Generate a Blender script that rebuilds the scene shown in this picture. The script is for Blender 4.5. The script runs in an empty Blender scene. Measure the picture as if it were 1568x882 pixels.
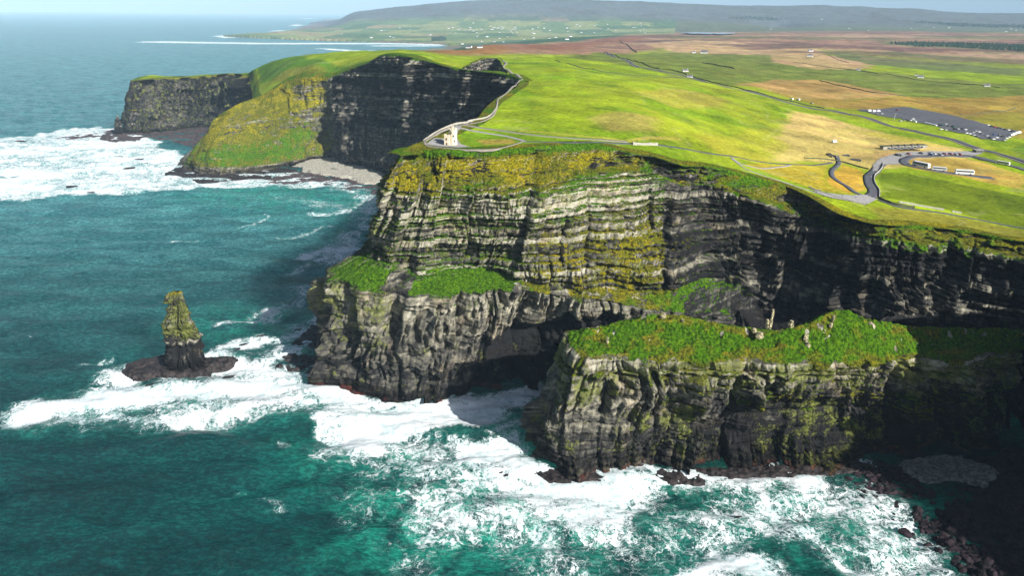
import bpy, math, random
import numpy as np
random.seed(7)
rng = np.random.default_rng(11)
C = bpy.context.scene.collection
# ------------------------------------------------------------------ camera
CAMZ = 290.0; FPX = 1046.0
PIT = math.radians(22.07); ROL = math.radians(0.5)
def ray(px, py):
    u = px - 784; v = py - 441
    uu = u*math.cos(ROL) + v*math.sin(ROL); vv = v*math.cos(ROL) - u*math.sin(ROL)
    x = uu/FPX; y = -vv/FPX
    return np.array((x, math.cos(PIT) + y*math.sin(PIT), -math.sin(PIT) + y*math.cos(PIT)))
def at(px, py, z):
    """world point of elevation z seen at photo position px, py"""
    d = ray(px, py); t = (z - CAMZ)/d[2]
    return np.array((d[0]*t, d[1]*t, z))
def atY(px, py, Y):
    d = ray(px, py); t = Y/d[1]
    return np.array((d[0]*t, Y, CAMZ + d[2]*t))
cam_data = bpy.data.cameras.new('camera'); cam = bpy.data.objects.new('camera', cam_data); C.objects.link(cam)
bpy.context.scene.camera = cam
cam_data.sensor_width = 36.0; cam_data.lens = 36.0*FPX/1568.0
cam_data.clip_start = 1.0; cam_data.clip_end = 200000.0
from mathutils import Matrix, Vector
Rv = Vector((1, 0, 0)); Fv = Vector((0, math.cos(PIT), -math.sin(PIT))); Uv = Vector((0, math.sin(PIT), math.cos(PIT)))
cr, sr = math.cos(ROL), math.sin(ROL)
Rc = Rv*cr + Uv*sr; Uc = -Rv*sr + Uv*cr
M = Matrix((( Rc.x, Uc.x, -Fv.x, 0), (Rc.y, Uc.y, -Fv.y, 0), (Rc.z, Uc.z, -Fv.z, CAMZ), (0, 0, 0, 1)))
cam.matrix_world = M

# ------------------------------------------------------------------ noise
def _h(ix, iy, iz, seed):
    h = (ix.astype(np.int64)*374761393 + iy.astype(np.int64)*668265263 + iz.astype(np.int64)*2147483647 + seed*974634777) & 0xFFFFFFFF
    h = ((h ^ (h >> 13))*1274126177) & 0xFFFFFFFF
    h = ((h ^ (h >> 15))*2246822519) & 0xFFFFFFFF
    h = h ^ (h >> 16)
    return (h & 0xFFFFFF).astype(np.float32)/np.float32(0xFFFFFF)
def vn(x, y, z=None, seed=0):
    x = np.asarray(x, dtype=np.float64); y = np.asarray(y, dtype=np.float64) + np.zeros_like(x)
    xi = np.floor(x); yi = np.floor(y); fx = (x-xi).astype(np.float32); fy = (y-yi).astype(np.float32)
    fx = fx*fx*fx*(fx*(fx*6-15)+10); fy = fy*fy*fy*(fy*(fy*6-15)+10)
    xi = xi.astype(np.int64); yi = yi.astype(np.int64)
    def lay(zi):
        a = _h(xi, yi, zi, seed); b = _h(xi+1, yi, zi, seed); c = _h(xi, yi+1, zi, seed); d = _h(xi+1, yi+1, zi, seed)
        return (a*(1-fx)+b*fx)*(1-fy) + (c*(1-fx)+d*fx)*fy
    if z is None:
        return lay(np.zeros_like(xi))*2-1
    z = np.asarray(z, dtype=np.float64) + np.zeros_like(x)
    zi = np.floor(z); fz = (z-zi).astype(np.float32); fz = fz*fz*fz*(fz*(fz*6-15)+10); zi = zi.astype(np.int64)
    return (lay(zi)*(1-fz) + lay(zi+1)*fz)*2-1
def fbm(x, y, z=None, seed=0, octv=4, gain=.5):
    s = 0; a = 1; t = 0
    for o in range(octv):
        k = 2.03**o
        s = s + a*vn(x*k, y*k, None if z is None else z*k, seed+o*17); t += a; a *= gain
    return s/t
def sst(a, b, x):
    t = np.clip((x-a)/(b-a), 0, 1); return t*t*(3-2*t)
def inpoly(x, y, poly):
    r = np.zeros(x.shape, bool); n = len(poly); j = n-1
    for i in range(n):
        xi, yi = poly[i][0], poly[i][1]; xj, yj = poly[j][0], poly[j][1]
        if yi != yj:
            c = ((yi > y) != (yj > y)) & (x < (xj-xi)*(y-yi)/(yj-yi)+xi)
            r ^= c
        j = i
    return r
def dseg(x, y, line):
    """distance to a polyline"""
    d = np.full(x.shape, 1e9)
    for i in range(len(line)-1):
        ax, ay = line[i][:2]; bx, by = line[i+1][:2]
        L = (bx-ax)**2+(by-ay)**2 + 1e-9
        t = np.clip(((x-ax)*(bx-ax)+(y-ay)*(by-ay))/L, 0, 1)
        d = np.minimum(d, np.hypot(x-ax-t*(bx-ax), y-ay-t*(by-ay)))
    return d

# ------------------------------------------------------------------ mesh helpers
def lin(c):
    return tuple((v/255/12.92 if v/255 <= .04045 else ((v/255+.055)/1.055)**2.4) for v in c)
def mesh_np(name, V, Fq, mat, attrs=None, smooth=True, parent=None, mats=None):
    me = bpy.data.meshes.new(name)
    V = np.asarray(V, np.float32); Fq = np.asarray(Fq, np.int32)
    n = Fq.shape[1]
    me.vertices.add(len(V)); me.vertices.foreach_set('co', V.ravel())
    me.loops.add(Fq.size); me.loops.foreach_set('vertex_index', Fq.ravel())
    me.polygons.add(len(Fq)); me.polygons.foreach_set('loop_start', np.arange(0, Fq.size, n, dtype=np.int32))
    try: me.polygons.foreach_set('loop_total', np.full(len(Fq), n, np.int32))
    except Exception: pass
    if smooth: me.polygons.foreach_set('use_smooth', np.ones(len(Fq), bool))
    for k, a in (attrs or {}).items():
        a = np.asarray(a, np.float32)
        if a.ndim == 1:
            at_ = me.attributes.new(k, 'FLOAT', 'POINT'); at_.data.foreach_set('value', a)
        else:
            at_ = me.attributes.new(k, 'FLOAT_VECTOR', 'POINT'); at_.data.foreach_set('vector', a.ravel())
    me.materials.append(mat)
    me.update(calc_edges=True)
    o = bpy.data.objects.new(name, me); C.objects.link(o)
    if parent is not None: o.parent = parent
    return o
def grid_faces(nr, nc, keep=None, flip=False):
    i = np.arange(nr*nc).reshape(nr, nc)
    a = i[:-1, :-1]; b = i[:-1, 1:]; c = i[1:, 1:]; d = i[1:, :-1]
    F = np.stack([a, b, c, d], -1) if not flip else np.stack([a, d, c, b], -1)
    F = F.reshape(-1, 4)
    if keep is not None:
        F = F[keep.reshape(-1)]
    return F
def compact(V, F, attrs):
    used = np.zeros(len(V), bool); used[F.ravel()] = True
    mp = np.cumsum(used)-1
    return V[used], mp[F], {k: np.asarray(a)[used] for k, a in attrs.items()}
def tag(o, label=None, cat=None, group=None, kind=None):
    if label: o['label'] = label
    if cat: o['category'] = cat
    if group: o['group'] = group
    if kind: o['kind'] = kind
    return o
def hermite(P, n=None, T=None, tension=.75):
    """chord-length hermite through rows of P (K, D); returns function of parameter k in [0, K-1]"""
    P = np.asarray(P, float); K = len(P)
    ch = np.maximum(np.linalg.norm(P[1:, :3]-P[:-1, :3], axis=1), 1e-3)
    m = np.zeros_like(P)
    for i in range(K):
        if i == 0: m[i] = (P[1]-P[0])/ch[0]
        elif i == K-1: m[i] = (P[-1]-P[-2])/ch[-1]
        else:
            a = (P[i]-P[i-1])/ch[i-1]; b = (P[i+1]-P[i])/ch[i]
            m[i] = (a*ch[i]+b*ch[i-1])/(ch[i]+ch[i-1])
    def f(k):
        k = np.clip(k, 0, K-1-1e-9); i = np.floor(k).astype(int); t = (k-i)[:, None]
        h = ch[i][:, None]*tension
        return ((2*t**3-3*t**2+1)*P[i] + (t**3-2*t**2+t)*h*m[i] + (-2*t**3+3*t**2)*P[i+1] + (t**3-t**2)*h*m[i+1])
    return f

# ------------------------------------------------------------------ node helpers
def newmat(name):
    m = bpy.data.materials.new(name); m.use_nodes = True
    nt = m.node_tree; nt.nodes.clear()
    return m, nt
class NB:
    def __init__(s, nt): s.nt = nt; s.L = nt.links
    def n(s, t, **kw):
        nd = s.nt.nodes.new(t)
        for k, v in kw.items(): setattr(nd, k, v)
        return nd
    def put(s, nd, i, v):
        if v is None: return
        if hasattr(v, 'links') or isinstance(v, bpy.types.NodeSocket): s.L.new(v, nd.inputs[i])
        else:
            try: nd.inputs[i].default_value = v
            except Exception: nd.inputs[i].default_value = tuple(v)+(1,)
    def math(s, op, a, b=None, c=None, clamp=False):
        nd = s.n('ShaderNodeMath', operation=op); nd.use_clamp = clamp
        s.put(nd, 0, a); s.put(nd, 1, b); s.put(nd, 2, c); return nd.outputs[0]
    def vmath(s, op, a, b=None, scale=None):
        nd = s.n('ShaderNodeVectorMath', operation=op); s.put(nd, 0, a); s.put(nd, 1, b)
        if scale is not None: s.put(nd, 3, scale)
        return nd.outputs[0]
    def mix(s, f, a, b):
        nd = s.n('ShaderNodeMix', data_type='RGBA'); s.put(nd, 0, f)
        for i, v in ((6, a), (7, b)):
            if isinstance(v, bpy.types.NodeSocket): s.L.new(v, nd.inputs[i])
            else: nd.inputs[i].default_value = (v[0], v[1], v[2], 1)
        return nd.outputs[2]
    def mul(s, a, v):      # colour times scalar socket
        nd = s.n('ShaderNodeVectorMath', operation='SCALE'); s.put(nd, 0, a); s.put(nd, 3, v); return nd.outputs[0]
    def ss(s, v, lo, hi, a=0., b=1.):
        nd = s.n('ShaderNodeMapRange', interpolation_type='SMOOTHSTEP'); s.put(nd, 0, v)
        s.put(nd, 1, lo); s.put(nd, 2, hi); s.put(nd, 3, a); s.put(nd, 4, b); return nd.outputs[0]
    def noise(s, vec, scale=1., detail=4., rough=.55, dist=0., lac=2.):
        nd = s.n('ShaderNodeTexNoise'); s.put(nd, 'Vector', vec); s.put(nd, 'Scale', scale); s.put(nd, 'Detail', detail)
        s.put(nd, 'Roughness', rough); s.put(nd, 'Distortion', dist); return nd.outputs[0]
    def voro(s, vec, scale=1., feature='F1', rand=1.):
        nd = s.n('ShaderNodeTexVoronoi', feature=feature); s.put(nd, 'Vector', vec); s.put(nd, 'Scale', scale); s.put(nd, 'Randomness', rand)
        return nd
    def attr(s, name, vec=False):
        nd = s.n('ShaderNodeAttribute', attribute_name=name); return nd.outputs['Vector' if vec else 'Fac']
    def scl(s, vec, v3):
        return s.vmath('MULTIPLY', vec, v3)
    def out(s, bsdf):
        o = s.n('ShaderNodeOutputMaterial'); s.L.new(bsdf, o.inputs[0])
    def pbsdf(s, col, rough=.9, spec=.2, normal=None):
        b = s.n('ShaderNodeBsdfPrincipled'); s.put(b, 'Base Color', col if isinstance(col, bpy.types.NodeSocket) else (col[0], col[1], col[2], 1))
        s.put(b, 'Roughness', rough); s.put(b, 'Specular IOR Level', spec)
        if normal is not None: s.L.new(normal, b.inputs['Normal'])
        return b.outputs[0]
    def bump(s, h, strength=.5, dist=1.):
        nd = s.n('ShaderNodeBump'); s.put(nd, 'Strength', strength); s.put(nd, 'Distance', dist); s.put(nd, 'Height', h); return nd.outputs[0]

def simple(name, col, rough=.7, var=.12, scale=1.5, spec=.3, metal=0.):
    m, nt = newmat(name); b = NB(nt)
    pos = b.n('ShaderNodeNewGeometry').outputs['Position']
    n = b.noise(pos, scale, 3.)
    k = b.ss(n, .25, .75, 1-var, 1+var)
    c = b.mul(tuple(col[:3]), k)
    o = b.pbsdf(c, rough, spec); b.out(o)
    return m

# grass colours (linear albedo)
YEL = (.25, .245, .012); GRN = (.060, .160, .006); LIME = (.20, .30, .010)

def rock_material():
    """bedded sandstone / siltstone with grass on the ledges.
    attribute sc = (metres along the cliff, bed height, metres out); veg, yel, lich, dark, pale are masks"""
    m, nt = newmat('bedded_rock_and_grass'); b = NB(nt)
    geo = b.n('ShaderNodeNewGeometry'); pos = geo.outputs['Position']; tn = geo.outputs['True Normal']; sn = geo.outputs['Normal']
    sc = b.attr('sc', True); veg = b.attr('veg'); yel = b.attr('yel'); lich = b.attr('lich'); dark = b.attr('dark'); red = b.attr('red'); band = b.attr('band')
    sep = b.n('ShaderNodeSeparateXYZ'); b.L.new(tn, sep.inputs[0]); nz = sep.outputs[2]
    # bed to bed brightness
    bed = b.noise(b.scl(sc, (.007, .30, 0)), 1., 5., .62)
    bed2 = b.noise(b.scl(sc, (.05, 1.4, 0)), 1., 3., .6)
    blk = b.voro(b.vmath('ADD', b.scl(sc, (.22, .42, 0)), b.vmath('SCALE', b.scl(sc, (0, 0, 0)), scale=1.)), 1., 'F1', .9)
    sepb = b.n('ShaderNodeSeparateColor'); b.L.new(blk.outputs['Color'], sepb.inputs[0])
    streak = b.noise(b.scl(sc, (.55, .05, 0)), 1., 5., .62)
    fine = b.noise(pos, 1.1, 6., .68)
    mott = b.noise(pos, .16, 4., .6)
    sbb = b.n('ShaderNodeSeparateXYZ'); b.L.new(sc, sbb.inputs[0])
    v = b.math('MULTIPLY', band, b.math('ADD', b.math('MULTIPLY', b.math('SUBTRACT', bed, .5), 1.5), b.math('MULTIPLY', b.math('SUBTRACT', sbb.outputs[2], .42), 1.15)))
    v = b.math('ADD', v, b.math('MULTIPLY', b.math('SUBTRACT', streak, .5), .55))
    v = b.math('ADD', v, b.math('MULTIPLY', b.math('SUBTRACT', sepb.outputs[0], .5), .25))
    v = b.math('ADD', v, b.math('MULTIPLY', b.math('SUBTRACT', mott, .5), 1.2))
    v = b.math('ADD', v, b.math('MULTIPLY', b.math('SUBTRACT', fine, .5), .7))
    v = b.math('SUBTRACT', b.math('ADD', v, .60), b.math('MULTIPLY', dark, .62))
    v = b.math('MAXIMUM', b.math('MINIMUM', v, 1.), 0.)
    ramp = b.n('ShaderNodeValToRGB'); b.L.new(v, ramp.inputs[0])
    cr_ = ramp.color_ramp
    cr_.elements[0].position = 0.; cr_.elements[0].color = (.018, .018, .019, 1)
    cr_.elements[1].position = 1.; cr_.elements[1].color = (.50, .475, .375, 1)
    for p, c in ((.25, (.055, .053, .050)), (.5, (.145, .138, .112)), (.75, (.33, .31, .235))):
        e = cr_.elements.new(p); e.color = c+(1,)
    col = ramp.outputs[0]
    tint = b.noise(pos, .055, 3., .5)
    col = b.mix(b.math('MULTIPLY', b.ss(tint, .52, .68), .32), col, b.vmath('MULTIPLY', col, (1.25, .95, .68)))
    # thin dark partings between beds
    part = b.noise(b.scl(sc, (.02, 2.6, 0)), 1., 3., .7)
    col = b.mix(b.math('MULTIPLY', b.math('MULTIPLY', b.ss(part, .58, .68), .55), band), col, b.vmath('MULTIPLY', col, (.3, .3, .3)))
    # lichen / moss films on the rock
    lm = b.math('ADD', b.noise(pos, .10, 5., .65), b.math('MULTIPLY', b.math('SUBTRACT', b.noise(pos, .7, 4., .65), .5), .5))
    lf = b.ss(b.math('ADD', lm, b.math('MULTIPLY', lich, .34)), .64, .80)
    lcol = b.mix(b.ss(b.noise(pos, .3, 3.), .4, .6), (.10, .125, .022), (.24, .26, .06))
    col = b.mix(b.math('MULTIPLY', lf, .8), col, lcol)
    # wave washed band: black rock with red weed at the foot
    sp = b.n('ShaderNodeSeparateXYZ'); b.L.new(pos, sp.inputs[0]); z = sp.outputs[2]
    zz = b.math('ADD', z, b.math('MULTIPLY', b.math('SUBTRACT', b.noise(pos, .12, 3.), .5), 9.))
    wet = b.ss(zz, 16., 5.)
    col = b.mix(b.math('MULTIPLY', wet, .8), col, b.vmath('MULTIPLY', col, (.28, .26, .26)))
    col = b.mix(b.math('MULTIPLY', b.math('MULTIPLY', b.ss(zz, 3.4, 1.8), b.ss(b.noise(pos, .10, 3.), .45, .62)), red), col, (.10, .028, .026))
    # grass on whatever is flat enough
    n1 = b.noise(pos, .22, 5., .65); n2 = b.noise(pos, 1.3, 3., .6)
    g = b.math('ADD', b.math('MULTIPLY', nz, 1.05), b.math('MULTIPLY', b.math('SUBTRACT', veg, .5), 1.9))
    g = b.math('ADD', g, b.math('MULTIPLY', b.math('SUBTRACT', n1, .5), 1.9))
    g = b.math('ADD', g, b.math('MULTIPLY', b.math('SUBTRACT', n2, .5), .6))
    gf = b.ss(g, .50, .72)
    gf = b.math('MULTIPLY', gf, b.ss(veg, .04, .2))
    yy = b.math('ADD', yel, b.math('MULTIPLY', b.math('SUBTRACT', b.noise(pos, .07, 4., .6), .5), 1.6))
    gc = b.mix(b.ss(yy, .55, .95), b.mix(b.ss(yy, .15, .50), GRN, (.13, .150, .014)), YEL)
    tuft = b.noise(b.scl(pos, (1., 1., .6)), .55, 6., .78)
    gc = b.mix(b.ss(tuft, .38, .64), b.vmath('MULTIPLY', gc, (.24, .30, .5)), b.vmath('MULTIPLY', gc, (1.75, 1.55, 1.1)))
    gc = b.mix(b.math('MULTIPLY', b.ss(n2, .60, .75), .35), gc, (.24, .22, .07))
    # bare soil scars in the yellow slopes
    gc = b.mix(b.math('MULTIPLY', b.ss(b.noise(pos, .45, 5., .72), .58, .70), .7), gc, (.085, .068, .026))
    gc = b.mix(b.math('MULTIPLY', b.ss(b.noise(pos, .18, 4., .7), .52, .66), .55), gc, b.vmath('MULTIPLY', gc, (1.9, 1.35, 1.3)))
    col = b.mix(gf, col, gc)
    h = b.math('ADD', b.math('MULTIPLY', fine, .9), b.math('MULTIPLY', part, .5))
    h = b.math('ADD', h, b.math('MULTIPLY', b.math('MULTIPLY', tuft, gf), 1.6))
    nrm = b.bump(h, 1., 1.6)
    b.out(b.pbsdf(col, .95, .05, nrm))
    return m
ROCK = rock_material()

# ------------------------------------------------------------------ coast definition
W = lambda x, y, z: np.array((float(x), float(y), float(z)))
def A(px, py, z): return at(px, py, z)
def below(p, dx, dy, z):      # a point shifted outward from p and dropped to z
    return np.array((p[0]+dx, p[1]+dy, z))
# columns of the southern cliff: foot, lower tier edge, back of ledge, top of beds, lip
south = []
def col_w(lip, foot, zr=(.45, .5, .85)):
    lip = np.array(lip, float); foot = np.array(foot, float)
    r = [foot]
    for z in zr: r.append(foot+(lip-foot)*np.array((z*.9, z*.9, z)))
    r.append(lip); return r
L797 = A(797, 122, 203); L760 = A(760, 150, 200); L725 = A(725, 185, 196); L655 = A(655, 213, 192); L625 = A(626, 228, 190)
south.append(col_w(L797, (-45, 985, -2)))
south.append(col_w(A(790, 133, 202), (-72, 900, -2)))
south.append(col_w(L760, (-90, 800, -2)))
south.append(col_w(A(742, 166, 198), (-95, 715, -2)))
south.append(col_w(L725, (-112, 650, -2)))
south.append(col_w(L655, (-150, 580, -2), (.45, .52, .85)))
south.append([A(484, 548, -2)+W(0, 22, 0), A(493, 424, 90)+W(-4, 12, 0), A(565, 378, 114)+W(0, 10, 0), A(574, 285, 163)+W(2, 12, 0), A(612, 236, 189)+W(0, 9, 0)])
south.append([A(490, 577, -2), A(507, 424, 91), A(572, 386, 111), A(580, 292, 163), A(614, 240, 187)])
south.append([A(520, 600, -2), A(530, 440, 90), A(588, 396, 108), A(606, 296, 163), A(630, 233, 188)])
south.append([A(560, 610, -2), A(575, 452, 88), A(612, 404, 106), A(640, 297, 163), A(655, 230, 189)])
south.append([A(610, 618, -2), A(628, 450, 88), A(640, 420, 97), A(668, 298, 163), A(678, 230, 190)])
south.append([A(655, 620, -2), A(690, 448, 88), A(695, 408, 99), A(705, 298, 163), A(712, 230, 190)])
south.append([A(715, 612, -2), A(755, 446, 88), A(758, 408, 98), A(765, 297, 163), A(785, 227, 190)])
south.append([A(775, 602, -2), A(800, 447, 88), A(800, 434, 92), A(810, 294, 163), A(835, 224, 190)])
south.append([A(835, 590, -2), A(860, 455, 84), A(860, 442, 89), A(862, 290, 163), A(880, 221, 189)])
south.append([below(A(900, 470, 80), 2, -6, -2), A(905, 457, 84), A(905, 444, 88), A(912, 282, 164), A(920, 222, 188)])
south.append([below(A(945, 470, 78), 2, -6, -2), A(950, 466, 80), A(952, 446, 86), A(962, 262, 169), A(966, 234, 182)])
south.append([below(A(985, 470, 75), 5, -6, -2), A(992, 474, 76), A(990, 450, 84), A(1000, 268, 165), A(1002, 240, 179)])
south.append([below(A(1030, 470, 72), 5, -2, -2), A(1030, 476, 72), A(1040, 440, 88), A(1050, 285, 156), A(1052, 254, 171)])
south.append([below(A(1080, 476, 64), 2, -2, -2), A(1085, 478, 64), A(1095, 425, 84), A(1085, 285, 155), A(1078, 254, 170)])
south.append([below(A(1130, 480, 50), 5, -5, -2), A(1130, 480, 50), A(1140, 440, 72), A(1140, 300, 147), A(1135, 266, 161)])
south.append([W(205, 495, -2), W(208, 530, 36), W(216, 556, 58), A(1205, 320, 135), A(1200, 283, 153)])
south.append([W(228, 470, -2), W(238, 515, 36), W(246, 532, 60), A(1250, 336, 128), A(1236, 300, 148)])
south.append([W(240, 450, -2), W(246, 490, 55), A(1285, 465, 70), A(1288, 350, 128), A(1285, 328, 141)])
south.append([W(262, 440, -2), A(1335, 500, 63), A(1338, 480, 74), A(1335, 362, 128), A(1332, 342, 139)])
south.append([W(312, 455, -2), A(1400, 500, 64), A(1400, 482, 74), A(1400, 372, 126), A(1402, 346, 136)])
south.append([W(348, 450, -2), A(1470, 500, 64), A(1475, 480, 74), A(1480, 381, 123), A(1482, 354, 134)])
south.append([W(376, 440, -2), A(1560, 510, 64), A(1560, 488, 76), A(1568, 400, 122), A(1570, 370, 133)])
south.append([W(428, 425, -2), W(436, 432, 66), W(440, 436, 80), W(450, 448, 138), W(455, 455, 148)])  # unseen notch from here, shaped so sun reaches the wall beside it
south.append([W(440, 388, -2), W(448, 394, 66), W(452, 396, 80), W(462, 400, 140), W(468, 402, 154)])
south.append([W(392, 366, -2), W(398, 372, 66), W(400, 374, 80), W(404, 380, 140), W(406, 384, 158)])
south.append([W(354, 338, -2), W(346, 344, 66), W(345, 346, 80), W(340, 348, 140), W(338, 350, 159)])
south.append([W(375, 285, -2), W(378, 288, 70), W(380, 290, 85), W(384, 292, 150), W(386, 294, 170)])
south.append([W(426, 190, -2), W(434, 195, 75), W(438, 198, 88), W(444, 202, 150), W(449, 206, 174)])
south.append([W(450, 90, -2), W(458, 90, 75), W(462, 90, 88), W(468, 90, 150), W(474, 90, 174)])
south.append([W(500, -80, -2), W(508, -80, 75), W(512, -80, 88), W(518, -80, 150), W(524, -80, 172)])

def colN(foot, lip, fr=(.12, .4, .75), bulge=0.):
    r = [foot]
    for z in fr: r.append(foot+(lip-foot)*np.array((z, z, z)))
    r.append(lip); return r
north = []
north.append(colN(W(-700, 2300, -3), W(-640, 2260, 40)))
north.append(colN(W(-860, 2050, -3), W(-800, 2020, 90)))
north.append(colN(A(192, 194, -2)+W(-4, 60, 0), A(206, 119, 126)+W(6, 70, 0)))
north.append(colN(A(201, 206, -2), A(207, 123, 127)))
north.append(colN(A(220, 206, -2), A(228, 121, 128)))
north.append(colN(A(255, 202, -2), A(268, 119, 130)))
north.append(colN(A(300, 197, -2), A(318, 116, 132)))
north.append(colN(A(335, 196, -2), A(350, 112, 134)))
north.append(colN(W(-720, 1845, -2), A(368, 113, 134)))
north.append(colN(W(-670, 1800, -2), A(384, 132, 120)))
north.append(colN(W(-625, 1700, -2), A(386, 152, 104)))
north.append(colN(W(-640, 1600, -2), A(392, 152, 110)+W(0, -30, 0)))
north.append(colN(W(-650, 1480, -2), atY(368, 164, 1480)))
north.append(colN(A(286, 242, -2), atY(340, 173, 1420), (.1, .35, .85)))
north.append(colN(A(284, 262, -2), atY(326, 184, 1385), (.1, .3, .8)))
north.append([A(318, 270, -2), A(322, 256, 12), atY(322, 225, 1300), atY(340, 192, 1350), atY(362, 160, 1430)])
north.append([A(370, 268, -2), A(372, 256, 12), atY(372, 230, 1330), atY(390, 185, 1390), atY(402, 145, 1490)])
north.append([A(430, 258, -2), A(430, 250, 12), atY(430, 225, 1350), atY(430, 175, 1420), atY(432, 128, 1500)])
north.append([A(478, 248, -2), A(478, 241, 12), atY(476, 215, 1400), atY(470, 165, 1430), atY(468, 118, 1470)])
north.append([A(502, 244, -2), A(500, 236, 12), atY(497, 205, 1435), atY(492, 160, 1440), atY(492, 119, 1450)])
def f3(fx, fy, lx, ly, Y): 
    ft = A(fx, fy, -2); lp = atY(lx, ly, Y); return colN(ft, lp, (.3, .6, .85))
north.append(f3(516, 248, 508, 117, 1432))
north.append(f3(532, 254, 530, 108, 1405))
north.append(f3(555, 260, 560, 97, 1352))
north.append(f3(575, 266, 585, 84, 1310))
north.append(f3(605, 276, 620, 86, 1255))
north.append(colN(W(-175, 1200, -2), atY(650, 92, 1210), (.3, .6, .85)))
north.append(colN(W(-125, 1150, -2), atY(690, 103, 1150), (.3, .6, .85)))
north.append(colN(W(-85, 1100, -2), atY(728, 108, 1105), (.3, .6, .85)))
north.append(colN(W(-50, 1050, -2), atY(764, 113, 1060), (.3, .6, .85)))
north.append(colN(W(-40, 1010, -2), atY(785, 118, 1015), (.3, .6, .85)))
north.append(colN(W(-45, 985, -2), L797+W(1, 2, 0), (.45, .5, .85)))

# ------------------------------------------------------------------ plateau surface P(x, y)
ctrl = [c[4] for c in south] + [c[4] for c in north]
for c in ((700, 215, 191), (800, 205, 192), (900, 200, 191), (1000, 215, 184), (1000, 175, 190), (950, 150, 197), (850, 150, 199), (850, 110, 202), (800, 100, 204),
          (1100, 240, 166), (1100, 200, 168), (1100, 150, 172), (1180, 255, 155), (1200, 220, 152), (1250, 280, 147), (1200, 170, 152), (1000, 110, 178), (1100, 120, 165),
          (900, 90, 188), (1000, 85, 152), (1000, 65, 120), (1000, 50, 90),
          (1300, 300, 144), (1340, 285, 142), (1330, 250, 139), (1300, 210, 138), (1200, 130, 146), (1200, 100, 140), (1200, 70, 122), (1200, 52, 108), (1200, 40, 95),
          (1400, 320, 138), (1400, 280, 138), (1400, 250, 137), (1400, 210, 133), (1440, 190, 130), (1400, 150, 124), (1400, 110, 114), (1400, 80, 106), (1400, 60, 100), (1400, 47, 96),
          (1568, 340, 132), (1568, 300, 132), (1568, 260, 130), (1568, 230, 128), (1568, 200, 124), (1568, 150, 117), (1568, 100, 108), (1568, 65, 98), (1568, 48, 90),
          (1800, 340, 132), (1800, 260, 128), (1800, 180, 120), (1800, 100, 105), (1800, 60, 95)):
    ctrl.append(A(*c))
for c in ((590, 81.5, 1480), (640, 79, 1550), (560, 90, 1420), (530, 86, 1550), (480, 89, 1600), (430, 93, 1700), (400, 99, 1780), (440, 104, 1560), (400, 120, 1640), (480, 100, 1500),
          (690, 88, 1500), (750, 84, 1600), (700, 79, 2100), (760, 76, 2300), (820, 78, 2100),
          (700, 75, 2900), (760, 71, 3300), (850, 72, 3000), (900, 66, 4000), (800, 64, 5000), (870, 58, 6500), (950, 52, 7500)):
    ctrl.append(atY(*c))
for px, Y, z in ((350, 2150, 20), (400, 2300, 20), (480, 2500, 40), (560, 2600, 60), (620, 3000, 60), (200, 2600, -30), (0, 2500, -40), (660, 4200, 30), (690, 5600, 8),
                 (300, 5000, -40), (500, 5000, -40), (400, 8000, 14), (550, 7600, 12), (600, 9000, 30), (700, 8000, 22), (800, 8500, 30), (500, 10500, 20), (450, 12000, 5), (850, 10500, 50), (1000, 10500, 80), (1200, 10500, 90), (1400, 10500, 90), (1600, 10500, 85), (1900, 10500, 85)):
    p = atY(px, 100, Y); ctrl.append(np.array((p[0], p[1], z)))
for px, py in ((540, 18), (570, 15), (600, 11), (640, 6.5), (680, 3), (720, 0), (760, -2), (850, -3), (950, -1), (1000, 4), (1070, 8), (1150, 10), (1240, 10.5), (1330, 11.5), (1400, 15), (1450, 19), (1568, 22), (1800, 24)):
    ctrl.append(atY(px, py, 14500)); q = atY(px, py, 14500); q = q*1.5; q[2] = 0; ctrl.append(q)
    q = atY(px, py, 12300); q[2] = 60 + (CAMZ+0*q[2]-60)*.0 + max(atY(px, py, 14500)[2]-60, 0)*.45; ctrl.append(q)
for px in (430, 470, 505):
    for Y_ in (12300, 14500, 20000):
        p = atY(px, 100, Y_); ctrl.append(np.array((p[0], p[1], -20.)))
ctrl = np.array(ctrl)
def lp(x, y):
    r = np.hypot(x, y-(-60.)); th = np.arctan2(x, y+60.)
    return th*1.6, np.log(np.maximum(r, 50.))
cu, cv = lp(ctrl[:, 0], ctrl[:, 1])
def tps(u, v):
    r2 = (u[:, None]-cu[None])**2 + (v[:, None]-cv[None])**2
    return .5*r2*np.log(r2+1e-9)
n_ = len(ctrl)
K_ = tps(cu, cv) + np.eye(n_)*2e-4
Pm = np.stack([np.ones(n_), cu, cv], 1)
AA = np.block([[K_, Pm], [Pm.T, np.zeros((3, 3))]])
sol = np.linalg.solve(AA, np.concatenate([ctrl[:, 2], np.zeros(3)]))
def Praw(x, y):
    x = np.atleast_1d(np.asarray(x, float)); y = np.atleast_1d(np.asarray(y, float)); sh = x.shape
    x = x.ravel(); y = y.ravel(); o = np.zeros(len(x))
    u, v = lp(x, y)
    for i in range(0, len(x), 60000):
        s = slice(i, i+60000)
        o[s] = tps(u[s], v[s]) @ sol[:n_] + sol[n_] + sol[n_+1]*u[s] + sol[n_+2]*v[s]
    return o.reshape(sh)
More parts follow.
